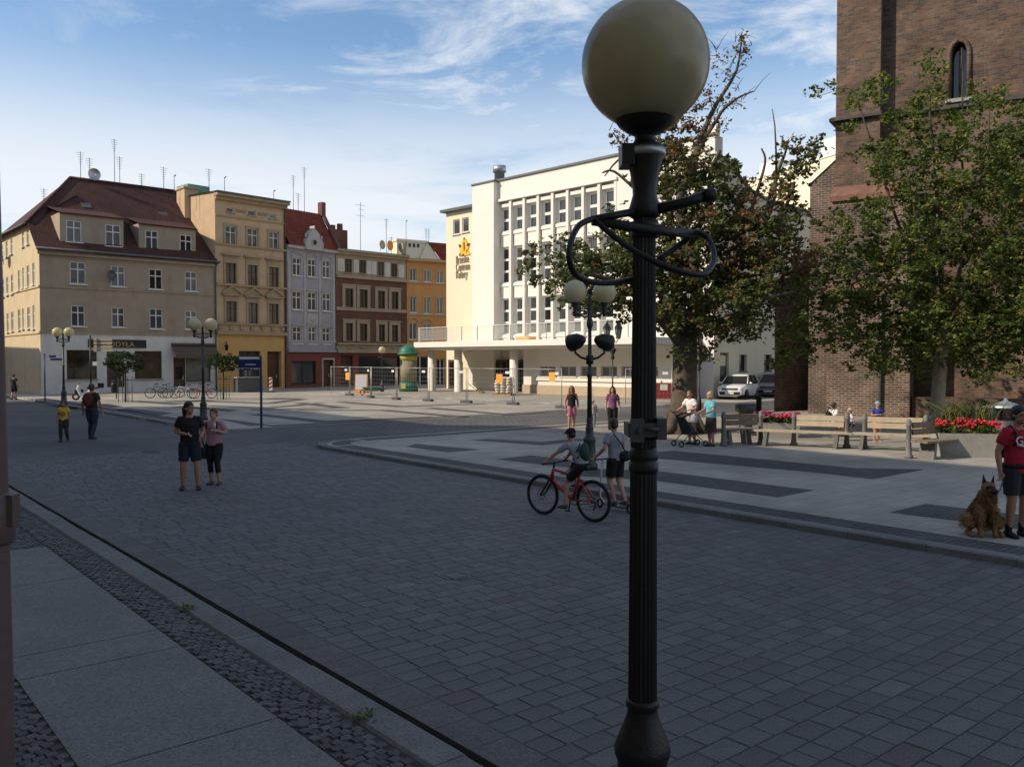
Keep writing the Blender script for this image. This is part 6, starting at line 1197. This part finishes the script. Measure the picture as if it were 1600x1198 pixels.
# boy with kick scooter
pb = on(962,798)
o, S_ = person('boy in a grey shirt and black shorts standing on a kick scooter', pb+Vector((0,0,.1)), R(214), 1.5, greyt, black, 'brown', 'short', N=(0,-.03,.825), arms=[((-.15,-.04,.66),(-.13,-.17,.58)),((.155,-.02,.66),(.16,-.15,.56))], legs=[((-.052,-.01,.285),(-.045,.12,.055)),((.052,-.05,.285),(.03,.02,.05))], head=R(-12), leg_style='shorts', vox=.009, fat=1.05, shoe=(.06,.06,.065), grip=(0,1))
MB().loft([S_((.09,.06,.83)),S_((0,.085,.72)),S_((-.09,.07,.6))], .012, None, 6).build('bag_strap', black, o); remesh(MB().ell(S_((-.07,.09,.57)), (.13,.06,.10), 12).build('waist_bag', black, o, uv=False), .012, 3)
root = thing('kick_scooter', 'kick scooter under the boy in the grey shirt', 'scooter', pb, R(214)); 
MB().bx(-.055,.055,-.28,.3,.075,.1).build('deck', M['darkgrey'], root); MB().tube([(0,-.3,.1),(0,-.42,.2),(0,-.36,.86)], .017, n=8).build('stem', M['steel'], root); MB().tube([(-.24,-.36,.86),(.24,-.36,.86)], .014, n=8).build('handlebar', M['black'], root)
for y in (-.42,.36): MB().torus((0,y,.085), .065, .022, 'x', 18, 6).build('wheel', M['black'], root)
# bicycles
M['tyre'] = mat('tyre_rubber', (.012,.012,.013), .85, .2, 20); M['bred'] = mat('red_bike_paint', (.38,.025,.02), .35, .1, 5, coat=.4); M['rim'] = mat('rim_alloy', (.1,.1,.105), .4, .1, metal=.6)
def bicycle(label, loc, yaw, fm, rim=None, mtb=False, lean=0, group=None):
    root = thing('bicycle', label, 'bicycle', loc, yaw, group); root.rotation_euler[0] = lean; wr = .335; wb = 1.05; rim = rim or M['rim']
    for x in (0,wb):
        w = MB().torus((0,0,0), wr-.045, .012, 'y', 36, 6); w.lathe([(.03,-.05),(.03,.05)], 10) ; 
        w = MB().torus((0,0,0), wr-.045, .012, 'y', 36, 6)
        w.tube([(0,-.05,0),(0,.05,0)], .025, n=8)
        for k in range(20): a = k*math.pi/10; w.tube([(0,.03*(-1)**k,0),((wr-.045)*math.cos(a),0,(wr-.045)*math.sin(a))], .0018, n=3, cap=False)
        if mtb: w.torus((0,.045,0), .08, .006, 'y', 24, 4)
        wo = w.build('wheel', rim, root, (x,0,wr), uv=False); MB().torus((0,0,0), wr-.02, .026 if mtb else .018, 'y', 40, 8).build('tyre', M['tyre'], wo, uv=False)
    bb_ = (.42,0,.31); st = (.26,0,.74); hd0,hd1 = (.86,0,.62),(.82,0,.78); t = .024 if mtb else .016
    fr = MB().tube([bb_,st], t, n=8).tube([bb_,hd0], t*1.25, n=8).tube([(st[0]+.02,0,st[2]-.05),hd1], t*1.05, n=8).tube([hd0,hd1], t*1.2, n=8)
    for s in (-1,1): fr.tube([(bb_[0],s*.03,bb_[2]),(0,s*.055,wr)], t*.6, n=6).tube([(st[0],s*.02,st[2]-.08),(0,s*.055,wr)], t*.55, n=6)
    fr.build('frame', fm, root, uv=False); fk = MB()
    for s in (-1,1): fk.tube([(.86,s*.05,.62),(.97,s*.055,.45),(wb,s*.055,wr)], [.02,.018,.014], n=7)
    fk.tube([(.86,-.06,.62),(.86,.06,.62)], .02, n=7).build('fork', M['black'] if mtb else fm, root, uv=False)
    MB().tube([hd1,(.8,0,.88)], .016).tube([(.78,-.33,.9),(.8,-.1,.89),(.8,.1,.89),(.78,.33,.9)] if mtb else [(.62,-.26,.93),(.78,-.2,.93),(.8,0,.9),(.78,.2,.93),(.62,.26,.93)], .013).tube([(.78,-.34,.9),(.78,-.22,.9)] if mtb else [(.6,-.26,.93),(.68,-.26,.93)], .019).tube([(.78,.34,.9),(.78,.22,.9)] if mtb else [(.6,.26,.93),(.68,.26,.93)], .019).build('handlebar', M['black'], root, uv=False)
    MB().tube([st,(.24,0,.84)], .014).build('seat_post', M['rim'], root); remesh(MB().loft([(.08,0,.87),(.2,0,.87),(.36,0,.865)], [(.085,.03),(.06,.028),(.02,.02)], (0,1,0), 12).build('saddle', M['black'], root, uv=False), .01, 3)
    MB().torus((bb_[0],-.04,bb_[2]), .085, .007, 'y', 24, 5).tube([(bb_[0],.06,bb_[2]),(bb_[0]+.03,.06,bb_[2]-.17)], .011).tube([(bb_[0],-.06,bb_[2]),(bb_[0]-.03,-.06,bb_[2]+.17)], .011).tube([(0,-.05,wr+.04),(bb_[0],-.045,bb_[2]+.085)], .006).tube([(0,-.05,wr-.04),(bb_[0],-.045,bb_[2]-.085)], .006).build('crank', M['dark'], root, uv=False)
    for s,a in ((1,(.03,-.17)),(-1,(-.03,.17))): MB().bx(bb_[0]+a[0]-.045,bb_[0]+a[0]+.045,s*.07-.04*(s<0),s*.07+.04*(s>0)+.0,bb_[2]+a[1]-.01,bb_[2]+a[1]+.012).build('pedal', M['black'], root)
    if mtb: MB().tube([(.0,-.07,wr-.02),(.02,-.07,wr-.12),(.05,-.07,wr-.16)], .016).build('derailleur', M['dark'], root)
    return root
gr_, gf = G(927,815), G(852,803.5); dv = gf-gr_; yawb = math.atan2(dv.y,dv.x)
bicycle('red mountain bike ridden by the boy with the green backpack', gr_, yawb, M['bred'], mtb=True)
# rider (body faces local -y; bike forward is +x of its own frame)
H_ = 1.36; ryaw = yawb+R(90); fx = Vector((math.cos(yawb),math.sin(yawb),0)); seatp = gr_+fx*.24
u_ = lambda f_, l_, z_: (l_/H_, -(f_-.24)/H_, z_/H_)      # bike frame metres to body units
o, S_ = person('boy in a grey shirt and black cap riding the red mountain bike', seatp, ryaw, H_, greyt, black, 'black', 'cap', P=u_(.2,0,.89), N=u_(.43,0,1.25), arms=[(u_(.62,-.22,1.06),u_(.73,-.25,.96)),(u_(.62,.22,1.06),u_(.73,.25,.96))],
    legs=[(u_(.53,-.1,.84),u_(.4,-.115,.56)),(u_(.46,.1,.62),u_(.47,.125,.235))], head=R(-8), nod=R(10), leg_style='shorts', vox=.009, tone=black, shoe=(.05,.05,.055), grip=(0,1))
pack(o, S_, cloth('dark_green_nylon',(.02,.055,.04)), (0,u_(.2,0,0)[1]+.015,u_(0,0,1.12)[2]), (.075,.05,.11))
# parked bicycles
M['bwhite'] = mat('white_bike_paint', (.6,.6,.58), .4, .1); M['bgreen'] = mat('green_bike_paint', (.05,.13,.1), .4, .1)
for px, py, m_, yw, lab in ((262,622,'darkgrey',200,'grey parked bicycle, leftmost in the row by the shop'),(281,621,'bgreen',215,'green parked bicycle, second in the row by the shop'),(300,622.5,'bwhite',188,'white parked bicycle left of the twin globe lamp post'),(331,622.5,'bred',205,'red parked bicycle right of the twin globe lamp post')):
    bicycle(lab, G(px,py,.1), R(yw), M[m_], M['steel'], lean=R(6), group='bicycles parked by the shop')
# parked motor scooter behind the backpack man
p = G(136,625,.1); root = thing('motor_scooter', 'pale motor scooter parked by the white shopfront behind the backpack man', 'scooter', p, R(200))
remesh(MB().loft([(-.65,0,.55),(-.3,0,.6),(.0,0,.4),(.35,0,.35),(.5,0,.7),(.45,0,.95)], [.1,.17,.14,.12,.1,.06], (0,1,0), 10).build('body', M['bwhite'], root, uv=False), .02, 4); MB().bx(-.65,.0,-.13,.13,.72,.8).build('seat', M['black'], root); MB().tube([(.4,-.3,1.0),(.4,.3,1.0)], .025).build('handlebar', M['black'], root); MB().bx(-.95,-.62,-.18,.18,.75,1.05).build('top_box', M['black'], root)
for x in (-.5,.62): MB().torus((x,0,.22), .17, .055, 'y', 20, 8).build('wheel', M['tyre'], root)
# ------------------------------------------------------------------ man in red with his dog
pm = G(1588,838,.1); redc = cloth('red_cotton',(.33,.012,.022))
o, S_ = person('man in a red printed shirt and dark shorts holding the dog lead', pm, R(10), 1.86, redc, cloth('dark_grey_cotton',(.025,.026,.03)), 'black', 'short', 'skin2', arms=[((-.158,.015,.65),(-.165,-.02,.505)),((.158,.015,.65),(.165,-.02,.505))], leg_style='shorts', fat=1.15, vox=.009, grip=(0,), top_len=-.08, shoe=(.015,.015,.016))
pack(o, S_, black, (0,.11,.7)); MB().torus((0,0,0), .205, .03, 'z', 28, 8).build('hip_belt', black, o, S_((0,0,.545))).scale = (1,.76,1)
for s in (-1,1): MB().lathe([(.045,0),(.05,.14)], 12, S_(((s*.057),.012,.03))).build('sock', black, o)
text('shirt_lettering', 'Goj', .17, M['signwhite'], o, S_((-.02,-.083,.735)), ext=.006); MB().loft([S_((-.075,-.081,.705)),S_((-.02,-.09,.698)),S_((.06,-.083,.71))], [(.004,.012),(.004,.016),(.004,.006)], (0,1,0), 6).build('shirt_swoosh', M['signwhite'], o)
M['fur'] = mat('tan_fur', (.26,.145,.06), .9, .35, 7, .6, 60, rnd=.35); M['furd'] = mat('dark_fur', (.03,.022,.017), .9, .3, 7, .6, 60, rnd=.3)
pd = G(1539,838,.1); dog = MB(); V = Vector
dog.loft([V((0,.22,.16)),V((0,.17,.3)),V((0,.06,.45)),V((0,-.03,.56)),V((0,-.06,.66))], [(.17,.15),(.175,.15),(.145,.135),(.11,.105),(.085,.09)], (1,0,0), 16)
dog.ell((0,-.08,.71), (.092,.1,.088), 14); dog.loft([V((.0,-.12,.69)),V((.015,-.2,.67)),V((.02,-.27,.655))], [(.058,.05),(.042,.038),(.028,.026)], (1,0,0), 12)
for s in (-1,1):
    dog.loft([V((s*.09,-.02,.45)),V((s*.1,-.06,.3)),V((s*.098,-.07,.16)),V((s*.098,-.075,.05)),V((s*.1,-.13,.03))], [.065,.05,.036,.034,.036], None, 10)
    dog.loft([V((s*.12,.2,.25)),V((s*.19,.06,.2)),V((s*.2,.0,.12))], [.11,.1,.06], None, 12); dog.loft([V((s*.19,.12,.05)),V((s*.2,-.02,.04)),V((s*.205,-.1,.03))], [.045,.042,.032], None, 10)
dog.loft([V((.05,.32,.08)),V((.2,.42,.05)),V((.38,.38,.04))], [.05,.05,.02], None, 8)
o = dog.build('dog', M['fur'], None, pd, R(-4), uv=False); remesh(o, .012, 3, .012); tag(o, 'sitting long haired tan shepherd dog with dark muzzle and ears', 'dog')
for s in (-1,1): MB().add([(s*.085,-.07,.76),(s*.03,-.09,.79),(s*.05,-.04,.79),(s*.075,-.075,.9)], [(0,1,3),(1,2,3),(2,0,3)]).build('ear', M['furd'], o); MB().ell((s*.036,-.165,.725), .011, 8).build('eye', M['eye'], o)
remesh(MB().ell((.018,-.2,.672), (.05,.1,.045), 12).ell((.0,-.135,.715), (.07,.05,.04), 10).ell((.02,-.285,.672), (.018,.012,.014), 8).build('muzzle', M['furd'], o, uv=False), .008, 2)
MB().ell((.022,-.245,.628), (.014,.03,.008), 8).build('tongue', M['lip'], o); MB().torus((0,-.05,.6), .1, .014, 'z', 24, 6).build('collar', black, o)
rd = random.Random(2)
def tufts(n, fn, m, ln, nm='fur_tufts'):
    mb = MB()
    for _ in range(n):
        p, nrm = fn(); d = (nrm*.45+V((rd.gauss(0,.25),rd.gauss(0,.25),-.8))).normalized(); l = ln*rd.uniform(.5,1.2); sd = d.cross(V((rd.gauss(0,1),rd.gauss(0,1),rd.gauss(0,1)))).normalized()*.006
        mb.add([p-sd,p+sd,p+d*l], [(0,1,2)])
    k = mb.build(nm, m, o, uv=False); k['kind'] = 'stuff'
def body_pt():
    t = rd.random(); C_ = [V((0,.22,.16)),V((0,.17,.3)),V((0,.06,.45)),V((0,-.03,.56)),V((0,-.06,.66))]; r_ = [.155,.16,.135,.105,.085]; i = min(int(t*4),3); q = t*4-i; c = C_[i].lerp(C_[i+1],q); r = r_[i]*(1-q)+r_[i+1]*q; a = rd.uniform(0,6.283); n = V((math.cos(a),math.sin(a),.15)); return c+n*r, n
def leg_pt():
    s = rd.choice((-1,1)); a = rd.uniform(0,6.283); n = V((math.cos(a),math.sin(a),.1)); return (V((s*.1,-.05-rd.uniform(0,.02),rd.uniform(.2,.42)))+n*.05, n) if rd.random() < .5 else (V((s*.18,.08+rd.uniform(-.08,.12),rd.uniform(.1,.28)))+n*.095, n)
tufts(3400, body_pt, M['fur'], .075); tufts(1500, leg_pt, M['fur'], .06)
def back_pt():
    p, n = body_pt()
    while n.y < .1: p, n = body_pt()
    return p, n
tufts(900, back_pt, M['furd'], .07, 'dark_fur_tufts')
ld = thing('dog_lead', 'lead running from the dog collar to the hand of the man in red', 'lead', pd, 0)
hand = pm + Matrix.Rotation(R(10),3,'Z') @ V((-.166*1.86,-.05*1.86,.44*1.86)) - pd
MB().tube([V((.06,-.08,.62)), V((.1,-.12,.66)).lerp(hand,.5)-V((0,0,.06)), hand], .009, n=6).build('strap', cloth('teal_webbing',(.05,.16,.15)), ld)
# ------------------------------------------------------------------ cars
M['carwhite'] = mat('white_car_paint', (.74,.74,.72), .25, .03, coat=.6); M['carglass'] = glass('car_glass', (.02,.022,.024)); M['carsilver'] = mat('grey_car_paint', (.22,.24,.26), .3, .05, coat=.5); M['lens'] = mat('headlamp', (.5,.52,.55), .1, .1)
def car(label, loc, yaw, paint, group='parked cars'):
    root = thing('parked_car', label, 'car', loc, yaw, group)       # front towards -y
    st_ = [(-2.08,.62,.42,.74),(-2.0,.76,.3,.86),(-1.8,.84,.24,.95),(-1.2,.87,.22,1.03),(-.9,.88,.22,1.07),(0,.89,.22,1.07),(1.2,.89,.22,1.09),(1.75,.86,.26,1.1),(2.0,.8,.34,1.05),(2.08,.72,.42,.9)]
    mb = MB(); vs = []
    for y,w,z0,z1 in st_: vs += [(-w*.9,y,z0),(-w,y,z0+.18),(-w,y,z1-.22),(-w*.95,y,z1-.06),(-w*.8,y,z1),(w*.8,y,z1),(w*.95,y,z1-.06),(w,y,z1-.22),(w,y,z0+.18),(w*.9,y,z0)]
    n = 10; k = len(st_); fs = [(i*n+(j+1)%n,i*n+j,(i+1)*n+j,(i+1)*n+(j+1)%n) for i in range(k-1) for j in range(n)] + [tuple(range(n)), tuple(reversed(range((k-1)*n,k*n)))]
    o = mb.add(vs, fs, 0, True).build('body', paint, root); bv = o.modifiers.new('bevel','BEVEL'); bv.width = .03; bv.segments = 2
    cb = [(-1.0,.80,1.04,1.07),(-.25,.66,1.05,1.56),(.2,.66,1.05,1.61),(1.3,.65,1.05,1.6),(1.7,.63,1.05,1.53),(1.98,.72,1.05,1.12)]
    vs = []
    for y,w,z0,z1 in cb: vs += [(-.82 if z1>1.2 else -w,y,z0),(-w,y,z1),(w,y,z1),(.82 if z1>1.2 else w,y,z0)]
    MB().add(vs, [(i*4+j+1,i*4+j,i*4+4+j,i*4+5+j) for i in range(5) for j in range(3)] + [(0,1,2,3),(23,22,21,20)]).build('windows', M['carglass'], root)
    MB().loft([(0,-.3,1.575),(0,.2,1.625),(0,1.3,1.615),(0,1.76,1.54)], [(.65,.03),(.67,.035),(.66,.035),(.64,.03)], (1,0,0), 14).build('roof', paint, root)
    for s in (-1,1):
        for a,b in (((s*.84,-.98,1.06),(s*.67,-.25,1.57)),((s*.835,.35,1.07),(s*.675,.38,1.6)),((s*.84,1.35,1.08),(s*.67,1.3,1.59)),((s*.84,1.95,1.08),(s*.65,1.72,1.53))): MB().tube([a,b], [.04,.035], n=6).build('pillar', paint if b[1] < 0 or b[1] > 1.4 else M['black'], root)
        MB().tube([(s*.62,-.1,1.64),(s*.62,1.5,1.63)], .018, n=6).build('roof_rail', M['steel'], root)
        MB().ell((s*.98,-.72,1.12), (.1,.06,.07), 12).build('mirror', paint, root)
        MB().ell((s*.66,-1.98,.78), (.17,.09,.075), 12).build('headlight', M['lens'], root)
        MB().ell((s*.66,-2.03,.5), (.07,.05,.05), 10).build('fog_light', M['lens'], root)
        MB().tube([(s*.893,-.05,.35),(s*.893,-.05,1.02)], .006, n=4).build('door_gap', M['black'], root); MB().bx(min(s*.89,s*.91),max(s*.89,s*.91),.05,.22,.9,.94).build('door_handle', paint, root)
        for y in (-1.28,1.28):
            w = MB().lathe([(.2,-.11),(.31,-.1),(.335,-.05),(.335,.05),(.31,.1),(.2,.11)], 28).build('wheel', M['tyre'], root, (s*.8,y,.335)); w.rotation_euler = (0,R(90),0)
            r_ = MB().lathe([(.2,-.115),(.2,.115)], 24)
            for q in range(5): a = q*1.2566; r_.tube([(0,0,s*.12),(.19*math.cos(a),.19*math.sin(a),s*.115)], .03, n=5)
            r_.build('rim', M['darkgrey'], w); MB().torus((s*.865,y,.345), .385, .04, 'x', 28, 6).build('wheel_arch', M['black'], root)
    MB().bx(-.5,.5,-2.1,-2.02,.7,.83).build('grille', M['darkgrey'], root); MB().bx(-.62,.62,-2.11,-2.0,.4,.58).build('lower_grille', M['black'], root); MB().bx(-.27,.27,-2.135,-2.112,.45,.57).build('number_plate', M['signwhite'], root); MB().bx(-.85,.85,-1.9,1.95,.2,.32).build('sill', M['black'], root)
    return root
car('white compact SUV parked facing the square beside the church', G(1162,627,.0)+Vector((.2,2.0,0)), R(-30), M['carwhite'])
car('grey car mostly hidden behind the white SUV and the church wall', G(1207,624,.0)+Vector((.9,2.6,0)), R(-28), M['carsilver'])
